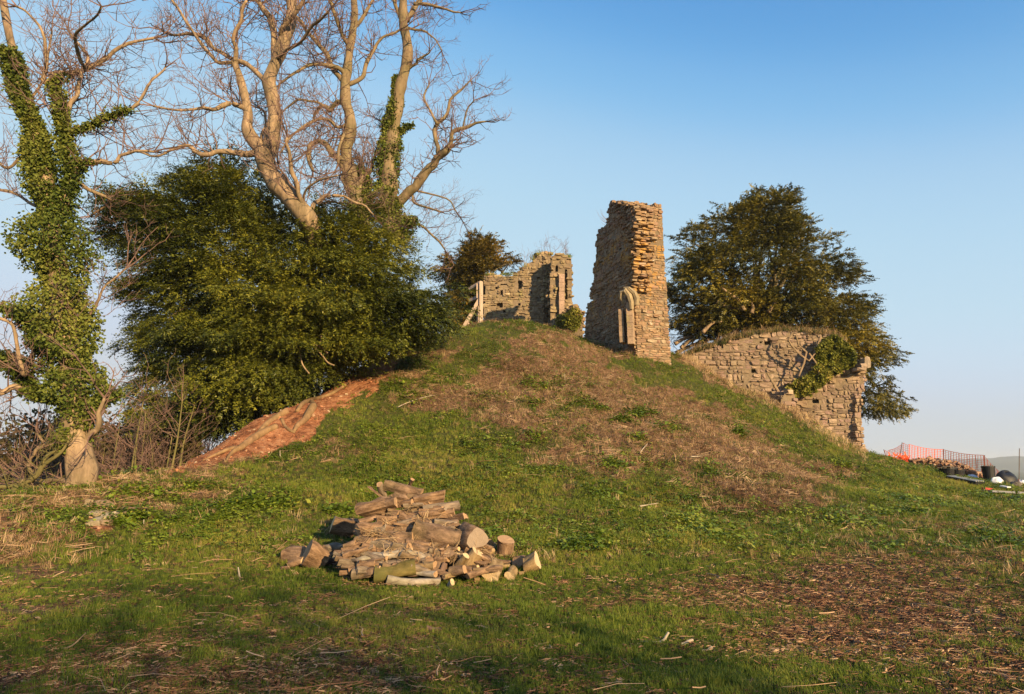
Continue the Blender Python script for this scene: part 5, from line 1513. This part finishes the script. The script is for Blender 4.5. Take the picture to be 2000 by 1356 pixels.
def zp(zx, zy): return 530 + zx / 3.636, 920 + zy / 3.636
def pileD(py, front=0.0): return 9.45 + (1145 - py) / 200 * 1.55 - front

def build_logs():
    # hidden body of the heap: earth, bark and rotten wood
    m = MB(); n = 40; r = np.random.default_rng(4)
    gx, gy = np.meshgrid(np.linspace(-2.9, .5, 44), np.linspace(8.9, 13.0, 40), indexing='ij')
    g = ground_z(gx, gy)
    cx, cy = -1.45, 11.0
    dx = np.where(gx < cx, (gx - cx) / 1.35, (gx - cx) / 1.25)
    h = 0.98 * np.clip(1 - np.sqrt(dx ** 2 + ((gy - cy) / 1.35) ** 2), 0, 1) ** .9
    z = g + h - .06 + .05 * fbm(gx * 5, gy * 5, seed=6) * (h > 0)
    V = np.stack((gx, gy, z), -1).reshape(-1, 3); i, j = np.meshgrid(np.arange(43), np.arange(39), indexing='ij'); q = (i * 40 + j).ravel()
    m.add(V, f4=np.stack((q, q + 40, q + 41, q + 1), 1))
    tt = NT("rotten_wood"); tt.base(tt.ramp(tt.noise(tt.coord("World"), 12, 8, .7), [(.35, (.05, .03, .02)), (.55, (.15, .09, .055)), (.7, (.26, .17, .1))])); tt.bump(tt.noise(tt.coord("World"), 30, 6), .8, .03)
    o = m.build("wood_debris", tt.m, None); tag(o, "bark crumbs and rotten wood heaped beneath the logs", None, None, "stuff")
    K = 1 / 3.636
    # (zoom x0,y0,x1,y1, radius zoom px, kind, bark, cut, label, extras)
    Bk, Br, Gy, Wh, Ms, Yl, Dk = M_logbark, M_logbrown, M_loggrey, M_logwhite, M_logmoss, M_logyel, M_logdark
    L = [
     (815, 105, 1065, 165, 42, "split", Bk, C_tan, "weathered log lying across the very top of the woodpile", {}),
     (985, 105, 1003, 60, 14, "round", Bk, C_tan, "short stub standing on the woodpile's topmost log", {}),
     (690, 115, 800, 200, 11, "split", Br, C_pale, "thin split stick leaning off the upper left of the woodpile", {}),
     (765, 95, 800, 190, 22, "round", Gy, C_tan, "upright broken branch stub beside the woodpile's topmost log", {}),
     (860, 180, 960, 200, 42, "split", Bk, C_tan, "bark-covered log just under the woodpile's topmost log", {}),
     (1010, 215, 1230, 170, 56, "wedge", Br, C_tan, "big split wedge with a torn brown face right of the summit", {}),
     (1080, 275, 1330, 240, 30, "split", Gy, C_tan, "long grey split slab sloping down the heap's right shoulder", {}),
     (1050, 320, 1300, 290, 36, "wedge", Br, C_tan, "brown split billet below the long grey slab", {}),
     (650, 300, 890, 235, 62, "wedge", Br, C_tan, "large brown split block high on the woodpile's left shoulder", {}),
     (620, 372, 735, 335, 28, "split", Br, C_tan, "flat split piece under the large brown left-shoulder block", {}),
     (745, 350, 905, 335, 36, "split", Br, C_tan, "brown log in the middle of the heap's upper half", {}),
     (915, 335, 1000, 400, 42, "wedge", Br, C_pale, "triangular wedge with a fresh face at the heap's centre", {}),
     (1005, 330, 1095, 395, 18, "split", Gy, C_pale, "pale splinter lying aslant right of the central wedge", {}),
     (425, 395, 595, 430, 78, "wedge", Bk, C_pale, "chunky chopped block with a pale top on the left arm of the heap", dict(cat="wood block")),
     (610, 430, 790, 400, 44, "split", Br, C_tan, "knotty brown log left of the heap's centre", {}),
     (800, 400, 905, 435, 26, "split", Br, C_pale, "small split log with a pale cut face at mid heap", {}),
     (1010, 430, 1340, 490, 78, "round", Bk, C_tan, "thickest log of all, lying across the right of the heap under dry grass", {}),
     (1335, 480, 1470, 475, 74, "round", Br, C_grey, "fat round with its broad grey end facing right", dict(sk=.26)),
     (1160, 370, 1350, 405, 27, "split", Gy, C_tan, "slim grey log lying on the thickest log", {}),
     (740, 465, 1010, 480, 40, "split", Bk, C_tan, "brown log above the long smooth one in the heap's front", {}),
     (600, 490, 740, 498, 28, "round", Bk, C_tan, "short round-ended log at the left of the smooth log", {}),
     (700, 525, 970, 555, 42, "round", Gy, C_tan, "long smooth grey-brown log across the front of the heap", {}),
     (950, 550, 1165, 575, 36, "round", Bk, C_tan, "log continuing right from the long smooth one", dict(bend=.05)),
     (610, 645, 950, 595, 27, "round", Wh, C_grey, "long whitish-barked branch crossing the front left of the heap", dict(bend=.04)),
     (680, 668, 1015, 645, 30, "round", Gy, C_tan, "straight brown branch under the whitish one", {}),
     (955, 585, 1145, 665, 27, "round", Wh, C_grey, "curved branch patched with white lichen at the front centre", dict(bend=.08)),
     (1035, 685, 1160, 665, 30, "round", Yl, C_tan, "stubby greenish log end at the front centre", {}),
     (735, 745, 1025, 695, 47, "round", Ms, C_tan, "log covered in bright green moss at the foot of the heap", {}),
     (575, 735, 745, 705, 32, "round", Gy, C_tan, "grey log poking left from beneath the mossy one", {}),
     (820, 768, 1195, 790, 31, "round", Wh, C_grey, "white-patched birch log lying foremost on the grass", dict(bend=-.03)),
     (1030, 725, 1165, 735, 20, "round", Wh, C_tan, "thin white-barked piece resting on the foremost birch log", {}),
     (1210, 555, 1238, 660, 15, "round", Dk, C_tan, "dark crooked branch standing up in front of the heap", dict(bend=.08)),
     (1236, 655, 1200, 765, 17, "round", Dk, C_tan, "dark branch end touching the foremost birch log's tip", dict(bend=.05)),
     (1175, 600, 1185, 700, 28, "round", Bk, C_tan, "short upright log behind the dark crooked branch", {}),
     (1250, 600, 1350, 645, 48, "split", Bk, C_tan, "brown log half hidden behind the leaning pale ones", {}),
     (1300, 715, 1385, 600, 28, "round", Yl, C_pale, "slim pale log leaning against the big pale-topped one", {}),
     (1385, 705, 1465, 575, 56, "round", Yl, C_pale, "big yellowish log leaning up with a fresh pale cut on top", {}),
     (1350, 700, 1415, 745, 38, "wedge", Br, C_tan, "orange-brown stub at the foot of the big yellowish log", {}),
     (1225, 752, 1335, 715, 21, "round", Yl, C_tan, "slim yellow-green branch low at the heap's front right", {}),
     (1500, 605, 1560, 565, 36, "round", Yl, C_tan, "yellowish log end behind the big pale-topped log", {}),
     (1570, 650, 1705, 662, 20, "round", Bk, C_tan, "thin dark branch right of the heap behind the star-shaped cut", {}),
     (1600, 690, 1690, 675, 18, "round", Yl, C_tan, "short yellowish stick behind the heart-shaped cut end", {}),
     (90, 605, 245, 600, 56, "round", Br, C_tan, "brown drum-shaped log at the far left end of the heap", {}),
     (135, 672, 235, 640, 32, "wedge", Br, C_pale, "fresh pale split wedge at the far left tip of the heap", {}),
     (250, 575, 385, 640, 80, "round", Br, C_tan, "massive brown chunk in the heap's left arm", {}),
     (320, 530, 440, 610, 16, "split", Gy, C_grey, "grey split board lying over the massive left chunk", {}),
     (375, 565, 545, 540, 34, "round", Gy, C_tan, "grey log reaching from the left arm to the heap", {}),
     (515, 545, 600, 520, 30, "round", Bk, C_tan, "short dark log joining the left arm to the heap", {}),
     (375, 640, 480, 655, 28, "wedge", Dk, C_tan, "reddish rotten piece at the foot of the left arm", {}),
     (70, 692, 130, 685, 20, "wedge", Dk, C_tan, "little red-brown block at the heap's extreme left end", {}),
     (620, 560, 735, 600, 30, "split", Bk, C_tan, "dark log under the round-ended one", {}),
     (1740, 650, 1800, 650, 44, "round", Br, C_tan, "pinkish brown chunk of the pair at the far right", {}),
     (1800, 690, 1890, 640, 56, "round", Yl, C_pale, "yellow-brown lobed chunk with a pale underside at the far right", dict(lobes=3)),
     (1285, 790, 1262, 822, 18, "round", Wh, C_pale, "little white stub on the grass beside the birch log's end", {}),
     (560, 650, 650, 690, 12, "round", Gy, C_tan, "thin hooped stick at the heap's front left", dict(bend=.2)),
    ]
    for (x0, y0, x1, y1, r, kd, bk, ct, lab, ex) in L:
        a, b = zp(x0, y0), zp(x1, y1); rp = r * K
        if x0 < 500 or x0 > 1480:
            yb = max(a[1], b[1]) + rp * .8
            Dd = hit((a[0] + b[0]) / 2, yb)[1] + .03
        else:
            Dd = pileD((a[1] + b[1]) / 2 + rp * .4)
        skew = ex.pop('sk', U_(-.10, .10))
        A, B = W(a[0], a[1], Dd + skew), W(b[0], b[1], Dd - skew)
        rr = rp / F * Dd
        log(A, B, rr * U_(.95, 1.1), rr * U_(.9, 1.05), lab, bk, ct, kind=kd, **ex)
    # logs whose cut ends face the camera
    for (x, y, r, lab, lobes, ln, c) in ((1557, 748, 62, "star-shaped pale cut end of a log facing out at the heap's right", 5, .42, C_pale), (1692, 757, 33, "heart-shaped pale cut end of a smaller log, right of the star-shaped one", 2, .35, C_pale)):
        p = zp(x, y); h = hit(p[0], p[1] + r * K * .7); Dd = h[1]
        A = W(p[0], p[1], Dd); B = A + np.array((.06, ln, .04)); rr = r * K / F * Dd
        log(A, B, rr, rr * .95, lab, M_logyel, c, lobes=lobes, wob=.2)
    for (x, y, r, lab) in ((1775, 738, 16, "tiny pale chip of wood right of the heart-shaped cut end"), (1460, 785, 18, "little orange chip of wood left of the star-shaped cut end"), (1632, 608, 12, "small white chip on the sticks behind the star-shaped cut end")):
        p = zp(x, y); h = hit(p[0], p[1] + 3); rr = r * K / F * h[1]
        log(h + (-rr, 0, rr * .8), h + (rr, .03, rr * .9), rr, rr * .9, lab, M_logyel, C_pale, kind="wedge", name="wood_chip", cat="wood chip")
    # stump block standing in the grass
    p = zp(1660, 590); h = hit(*p); Dd = h[1]; rr = 60 * K / F * Dd
    log(h + (0, 0, -.02), W(zp(1672, 492)[0], zp(1672, 492)[1], Dd), rr, rr * 1.02, "upright sawn stump block standing in the grass right of the heap", M_logbrown, C_tan, wob=.1, name="stump_block", cat="wood block")
    # the rest of the heap, no one piece told from another
    glab = "broken brown billet filling the heap between the larger logs"
    for i in range(215):
        f = R_() ** .75; ang = U_(-math.pi, .05)
        px = 812 + 130 * math.cos(ang) * (1 - .0) * f * 1.15; base = 1120 - abs(px - 812) * .1
        py = U_(965 + abs(px - 812) * .75, 1120)
        Dd = pileD(py) + U_(-.10, .10)
        a = U_(-.6, .6); L_ = U_(.15, .42); rr = U_(.025, .065)
        c = W(px, py, Dd); d = np.array((math.cos(a), U_(-.5, .5), math.sin(a) * .6)); d = d / np.linalg.norm(d) * L_ / 2
        log(c - d, c + d, rr, rr * .9, glab, random.choice((Bk, Br, Br, Gy)), random.choice((C_tan, C_tan, C_pale, C_grey)), "billets filling the woodpile", kind=random.choice(("round", "split", "split", "wedge")))
    for i in range(12):     # far side
        a2 = U_(0, math.pi); q = R_() ** .5 * 1.0
        x = cx + math.cos(a2) * 1.3 * q; y = cy + .2 + math.sin(a2) * 1.1 * q
        dxx = (x - cx) / 1.3; hh = 0.98 * max(0, 1 - math.sqrt(dxx ** 2 + ((y - cy) / 1.35) ** 2)) ** .9
        c = np.array((x, y, gz(x, y) + hh)); a = U_(0, 3.1); d = np.array((math.cos(a), math.sin(a), U_(-.2, .2))) * U_(.12, .25); rr = U_(.04, .08)
        if hh < .7: log(c - d, c + d, rr, rr, glab, random.choice((Bk, Br)), C_tan, "billets filling the woodpile", kind=random.choice(("round", "wedge")))
    # dry grass and twigs caught on the heap
    P = []
    for i in range(60):
        px = random.gauss(820, 75); py = U_(975 + abs(px - 815) * .7, 1090); Dd = pileD(py) - .12; P.append(W(px, py, Dd))
    P = np.array(P); n = len(P); vs = [v_sticks(6, .06, .3, .006, .08, .3, .05) for _ in range(5)]
    scatter("straw", P, rand_rot(n, .5), .6 + .7 * RNG.random(n), RNG.uniform(.4, 1, n), RNG.integers(0, 5, n), vs, M_dry, "dry grass and straw caught on the woodpile")

def stick(px0, py0, pts, r, label, mat, cat="stick", name="stick", off=.02):
    h = hit(px0, py0); D = h[1]
    t = MB(); P = [W(a, b, D) for a, b in pts]
    P = [np.array((p[0], p[1] + k * .0, max(p[2], h[2] + off * .3))) for k, p in enumerate(P)]
    Q = spline(P, 3) if len(P) > 2 else np.array(P)
    t.tube(Q, np.linspace(r, r * .6, len(Q)), 6)
    o = t.build(name, mat, None, True); tag(o, label, cat); return o

def build_sticks():
    mw = mat_plain("bleached_wood", (.42, .35, .27), .8, .1)
    stick(468, 1132, [(468, 1133), (467, 1120), (465, 1108)], .016, "pale short stake upright in the grass left of the woodpile", mw, "stake", "stake")
    stick(1290, 1258, [(1274, 1258), (1288, 1256), (1297, 1250), (1301, 1243), (1306, 1235)], .018, "bleached forked stick lying bent in the lawn right of centre", mw)
    stick(1340, 1262, [(1331, 1262), (1338, 1257), (1346, 1252), (1354, 1250)], .018, "short bleached stick just right of the bent forked one", mw)
    stick(1385, 1275, [(1370, 1274), (1382, 1271), (1390, 1264), (1388, 1276)], .016, "third bleached stick, small and crooked, near the lower lawn edge", mw)
    stick(850, 1232, [(832, 1227), (845, 1231), (862, 1233)], .035, "dark blocky piece of wood lying on the shaded lawn", M_logdark, "wood piece", "wood_piece")
    stick(820, 1218, [(792, 1218), (820, 1218), (848, 1220)], .008, "thin straight straw-coloured stick on the shaded lawn", mw)
    stick(1930, 1278, [(1902, 1285), (1925, 1278), (1955, 1270)], .008, "long thin forked twig lying on the brown chips", M_logyel)
    stick(225, 1338, [(218, 1325), (225, 1334), (236, 1346)], .014, "grey stick aslant at the photo's lower left edge", M_loggrey)
    stick(150, 1270, [(115, 1281), (140, 1262), (168, 1236)], .009, "thin grey twig rising over the shaded grass on the left", M_loggrey)
    for x, y, lab in ((548, 895, "pale dead stalk upright on the slope above the woodpile's left"), (1104, 745, "tallest white dead stalk standing high on the slope"), (282, 1030, "thin pale stalk below the stone footing")):
        stick(x, y, [(x, y), (x - 1, y - 7), (x - 1, y - 15)], .012, lab, mw, "stalk", "stalk")
    # pale branches lying on the slope
    for pts, lab in (([(775, 800), (800, 790), (830, 781), (850, 776)], "long pale branch lying across the upper left slope"), ([(1250, 890), (1258, 880), (1265, 872)], "small arched bleached branch on the brown slope"), ([(1350, 898), (1365, 896), (1378, 895)], "short white stick lying on the brown slope right of centre"), ([(1250, 995), (1265, 993), (1285, 989)], "white stick on the green slope right of the woodpile")):
        P = [hit(a, b) + (0, 0, .06) for a, b in pts]
        m = MB(); Q = spline(P, 3); m.tube(Q, np.linspace(.018, .008, len(Q)), 6); o = m.build("fallen_branch", mw, None, True); tag(o, lab, "branch")

# ------------------------------------------------------------------ the diggers' things on the terrace at the right
def build_site():
    m_post = mat_plain("rusty_steel", (.12, .08, .06), .7, .3)
    t_net = NT("orange_net"); t_net.base((.90, .16, .05)); t_net.b.inputs["Roughness"].default_value = .5
    tr = t_net.n("ShaderNodeBsdfTranslucent"); tr.inputs[0].default_value = (.85, .2, .1, 1); ms = t_net.n("ShaderNodeMixShader"); ms.inputs[0].default_value = .35
    t_net.l(t_net.b.outputs[0], ms.inputs[1]); t_net.l(tr.outputs[0], ms.inputs[2]); t_net.l(ms.outputs[0], t_net.out.inputs[0])
    c = W(1840, 924, 31.5)
    t = empty("safety_fence", tuple(c), "orange plastic mesh safety fence strung on thin steel pins round the spoil heap", "safety fence")
    tops = [(1728, 900, 876 + 4, 33.0, 0), (1737, 902, 880, 32.6, 0), (1765, 912, 866, 31.6, 1), (1776, 916, 869, 31.2, 1), (1842, 921, 879, 30.8, 1), (1921, 930, 890, 29.2, 1), (1962, 936, 930, 28.6, 1), (1990, 940, 938, 28.0, 1)]
    P = []
    for x, yb, yt, D, _ in tops:
        b = W(x, yb, D); b[2] = gz(b[0], b[1]); P.append((b, W(x, yt, D)))
    for i, (x, D) in enumerate(((1724, 33), (1762, 31.6), (1842, 30.8), (1921, 29.2))):
        b, tp = W(x + (-8 if i == 1 else 0), 915 if i else 900, D), W((1762, 1762, 1843, 1923)[i] if i else 1726, (878, 864, 877, 889)[i], D)
        b[2] = gz(b[0], b[1]) - .1
        if i == 0: b = W(1738, 900, D); b[2] = gz(b[0], b[1]) - .1
        m = MB(); m.tube([b, tp], .014, 6); m.build("pin", m_post, t)
    m = MB()
    for k in range(len(P) - 1):
        (b0, t0), (b1, t1) = P[k], P[k + 1]
        L = np.linalg.norm((b1 - b0)[:2]); n = max(3, int(L / .11))
        rows = 14
        for i in range(n):
            f = i / n; sag = -.06 * math.sin(f * math.pi)
            b = b0 + (b1 - b0) * f; u = t0 + (t1 - t0) * f + (0, 0, sag)
            w = .022 if i % 3 else .034
            e = unit(b1 - b0) * w
            jj = np.array((0, .03 * random.gauss(0, 1), 0))
            mid = (b + u) / 2 + jj
            m.add([b - e / 2, b + e / 2, mid + e / 2, mid - e / 2, u + e / 2, u - e / 2], f4=[(0, 1, 2, 3), (3, 2, 4, 5)])
        for j in range(rows):
            g = j / (rows - 1) if j < rows - 1 else 1
            Q = []
            for i in range(n + 1):
                f = i / n; b = b0 + (b1 - b0) * f; u = t0 + (t1 - t0) * f + (0, 0, -.06 * math.sin(f * math.pi)); Q.append(b + (u - b) * g)
            Q = np.array(Q); hgt = .014 if j not in (0, rows - 1) else .025
            V = np.concatenate((Q, Q + (0, 0.004, hgt))); k2 = np.arange(n)
            m.add(V, f4=np.stack((k2, k2 + 1, k2 + n + 2, k2 + n + 1), 1))
    # bunched mesh where the fence sags
    for q in range(160):
        a = W(U_(1734, 1776), U_(890, 914), 31.3 + U_(-.2, .2)); d = np.array((U_(-.2, .4), U_(-.2, .2), U_(-.1, .4))) * .5
        s = np.array((.05, 0, .04)); m.add([a, a + s, a + d + s, a + d], f4=[(0, 1, 2, 3)])
    m.build("mesh", t_net.m, t, kind="stuff")
    # spoil heap
    r = np.random.default_rng(31); m = MB()
    for i in range(1100):
        f = r.random(); x = 1778 + f * 170; hmax = .34 * math.sin(math.pi * min(1, .12 + f * .95)) + .12
        D = 30.2 - f * 2.0 + r.uniform(-.5, .5)
        p = W(x, 925, D); p[2] = gz(p[0], p[1]) + hmax * r.random() ** .7
        V, Q = STONES[i % 14]; a = r.uniform(0, 3.1); s = r.uniform(.04, .13)
        M = np.array(Euler((r.uniform(-.5, .5), r.uniform(-.5, .5), a)).to_matrix())
        m.add((V * (s * 1.3, s, s * .7)) @ M.T + p, f4=Q)
    o = m.build("rubble", mat_stone("rubble_stone", [(.42, .22, .14), (.48, .28, .18), (.36, .17, .10), (.5, .34, .24)], scale=1.5), None); tag(o, "heap of reddish broken stone inside the orange fence", None, None, "stuff")
    mb = mat_plain("black_rubber", (.012, .012, .016), .55, .4, .3)
    mg = mat_plain("grey_board", (.20, .20, .23), .6, .3); mw = mat_plain("white_plastic", (.72, .72, .76), .5, .4, .1)
    ml = mat_plain("light_slats", (.45, .45, .42), .7, .2)
    def tub(x, y, D, r, h, label, name="bucket", cat="bucket", handle=True, squash=1):
        b = hit(x, y, 15)
        t = empty(name, tuple(b), label, cat)
        m = MB(); n = 20; th = np.arange(n) * 2 * np.pi / n
        prof = [(0, .82, 0), (0.02, .84, 0), (h * .9, 1.0, 0), (h * .9, 1.06, 0), (h, 1.06, 0), (h, .98, 0), (h * .15, .8, 0)]
        V = np.concatenate([np.stack((np.cos(th) * r * k, np.sin(th) * r * k * squash, np.full(n, z)), 1) for z, k, _ in prof]) + b
        i = np.arange(len(prof) - 1)[:, None] * n; j = np.arange(n)[None, :]; kk = (j + 1) % n
        f = np.stack((i + j, i + kk, i + n + kk, i + n + j), -1).reshape(-1, 4)
        V = np.vstack((V, b, b + (0, 0, h * .15)))
        jj = np.arange(n); k1 = (jj + 1) % n; o = (len(prof) - 1) * n
        m.add(V, f3=np.vstack((np.stack((k1, jj, np.full(n, len(V) - 2)), 1), np.stack((o + jj, o + k1, np.full(n, len(V) - 1)), 1))), f4=f)
        m.build("body", mb, t)
        if handle:
            m = MB(); a = np.linspace(0, np.pi, 9); m.tube(np.stack((b[0] + r * 1.04 * np.cos(a), np.full(9, b[1]), b[2] + h * .92 + .09 * np.sin(a)), 1), .012, 5); m.build("handle", mb, t)
        return t
    tub(1852, 930, 27.6, .28, .26, "low black rubber tub at the foot of the spoil heap, left of its twin")
    tub(1869, 931, 27.4, .28, .24, "low black rubber tub at the foot of the spoil heap, right of its twin")
    tub(1933, 942, 25.4, .23, .62, "tall black bin standing before the spoil heap", "bin", "bin")
    # slumped black sack
    def sack(x, y, D, s, label, mat, name, cat, seed):
        b = hit(x, y, 15)
        r = np.random.default_rng(seed); n, k = 20, 12; V = []
        for i in range(k):
            ph = i / (k - 1) * math.pi * .5
            for j in range(n):
                th = j / n * 2 * math.pi; rr = math.cos(ph) ** .6 * (1 + .22 * float(noise(math.cos(th) * 1.8, math.sin(th) * 1.8, ph * 2.4, seed=seed)))
                V.append((rr * math.cos(th) * s[0], rr * math.sin(th) * s[1], math.sin(ph) * s[2] * (1 + .25 * float(noise(math.cos(th) * 2, math.sin(th) * 2, 9, seed=seed)))))
        V = np.array(V) + b; m = MB(); i = np.arange(k - 1)[:, None] * n; j = np.arange(n)[None, :]; kk = (j + 1) % n
        m.add(V, f4=np.stack((i + j, i + kk, i + n + kk, i + n + j), -1).reshape(-1, 4)); o = m.build(name, mat, None, True); tag(o, label, cat); return o
    sack(1966, 948, 24.6, (.42, .34, .46), "slumped black sack to the right of the tall black bin", mb, "sack", "sack", 3)
    sack(1948, 946, 24.3, (.22, .15, .22), "crumpled white bag between the tall bin and the black sack", mw, "plastic_bag", "bag", 5)
    sack(1897, 934, 27.2, (.28, .2, .13), "flat white bag lying at the spoil heap's foot", mw, "plastic_bag", "bag", 8)
    sack(1994, 946, 25.4, (.2, .2, .16), "small pale bag beyond the black sack at the photo's edge", mw, "plastic_bag", "bag", 11)
    sack(1984, 952, 24.3, (.2, .2, .18), "grey-brown sack propped against the black one", mat_plain("hessian", (.16, .13, .11), .9, .1), "sack", "sack", 12)
    def board(x0, y0, x1, y1, w, h, label, mat, name, cat, slats=0, lift=.03):
        a, c = hit(x0, y0, 15), hit(x1, y1, 15); mid = (a + c) / 2; v = c - a; L = np.linalg.norm(v[:2]); ang = math.atan2(v[1], v[0])
        t = empty(name, tuple(mid + (0, 0, lift)), label, cat); t.rotation_euler = (0, -math.atan2(v[2], L) * 1, ang)
        m = MB(); m.box((0, 0, 0), (L, w, h)); V, f = m.data(); link("panel", mesh_np("panel", V, f, mat), t)
        for s in range(slats):
            m = MB(); m.box((0, -w / 2 + w * (s + .5) / slats, h / 2 + .012), (L * .96, w / slats * .45, .02)); V, f = m.data(); link("slat", mesh_np("slat", V, f, ml), t)
        return t
    board(1856, 938, 1916, 950, .5, .10, "dark board with pale slats lying in front of the bins", mb, "slatted_board", "board", 4, .07)
    board(1925, 963, 1995, 966, .5, .06, "grey flat board lying nearest on the terrace grass", mg, "flat_board", "board", 0, .05)
    board(1921, 958, 1936, 960, .16, .07, "red tray lying by the corner of the grey flat board", mat_plain("red_plastic", (.45, .03, .03), .45, .4), "red_tray", "tray", 0, .05)
    board(1957, 958, 1972, 961, .16, .03, "white sheet lying on the grey flat board", mw, "white_sheet", "sheet", 0, .14)
    board(1988, 930, 2040, 936, .7, .12, "dark bluish board beyond the black sack at the edge", mat_plain("blue_board", (.07, .09, .13), .5, .4), "blue_board", "board", 0, .06)
    b = W(1988, 935, 26); b[2] = gz(b[0], b[1]); m = MB(); m.tube([b, W(1991, 876, 26)], .014, 6); o = m.build("marker_pole", m_post, None); tag(o, "thin lone steel pole standing at the right edge", "pole")

# ------------------------------------------------------------------ trees standing behind the camera that shade the lawn
def build_shade_trees():
    for i, (x, y, H, R, n) in enumerate(((12.2, -15.2, 9.3, 3.6, 5200), (7.2, -14.8, 8.3, 3.3, 4600), (1.0, -14.0, 7.9, 3.6, 4600))):
        z = gz(x, y); t = empty("shade_tree", (x, y, z), ("leafy tree across the lawn whose shade reaches the woodpile's front", "leafy tree across the lawn, the middle one of three", "leafy tree across the lawn, last of the three and furthest from the terrace")[i], "tree")
        m = MB(); m.tube([(x, y, z - .3), (x + .2, y, z + H * .4), (x, y + .2, z + H * .75)], [.3, .22, .1], 9); m.build("trunk", M_bark, t, True)
        r = np.random.default_rng(i + 50)
        d = r.normal(0, 1, (n, 3)); d /= np.linalg.norm(d, axis=1)[:, None]
        C = np.array((x, y, z + H * .58)) + d * (R * r.uniform(.3, 1, n) ** .5)[:, None] * (1, 1, H * .42 / R)
        V, f = leaf_cloud(C, r.normal(0, 1, (n, 3)), .17, .14, quad=True, seed=i)
        part("crown", V, f, M_ivy, t, kind="stuff")

build_tower(); build_north_wall(); build_curtain_wall()
build_trees(); build_thicket(); build_timber(); build_logs(); build_sticks(); build_site(); build_shade_trees()

# ------------------------------------------------------------------ the evening air
def build_haze():
    m = MB(); m.box((0, 0, 15.0), (15000, 15000, 110)); V, f = m.data()
    mt = bpy.data.materials.new("haze"); mt.use_nodes = True; nt = mt.node_tree
    for n in list(nt.nodes): nt.nodes.remove(n)
    o_ = nt.nodes.new("ShaderNodeOutputMaterial"); pv = nt.nodes.new("ShaderNodeVolumePrincipled")
    pv.inputs["Color"].default_value = (.80, .87, .95, 1); pv.inputs["Density"].default_value = HAZE; pv.inputs["Anisotropy"].default_value = 0.0
    nt.links.new(pv.outputs[0], o_.inputs["Volume"])
    o = link("haze", mesh_np("haze", V, f, mt)); tag(o, "pale evening haze lying over the country", None, None, "stuff")
HAZE = 2.2e-4
build_haze()
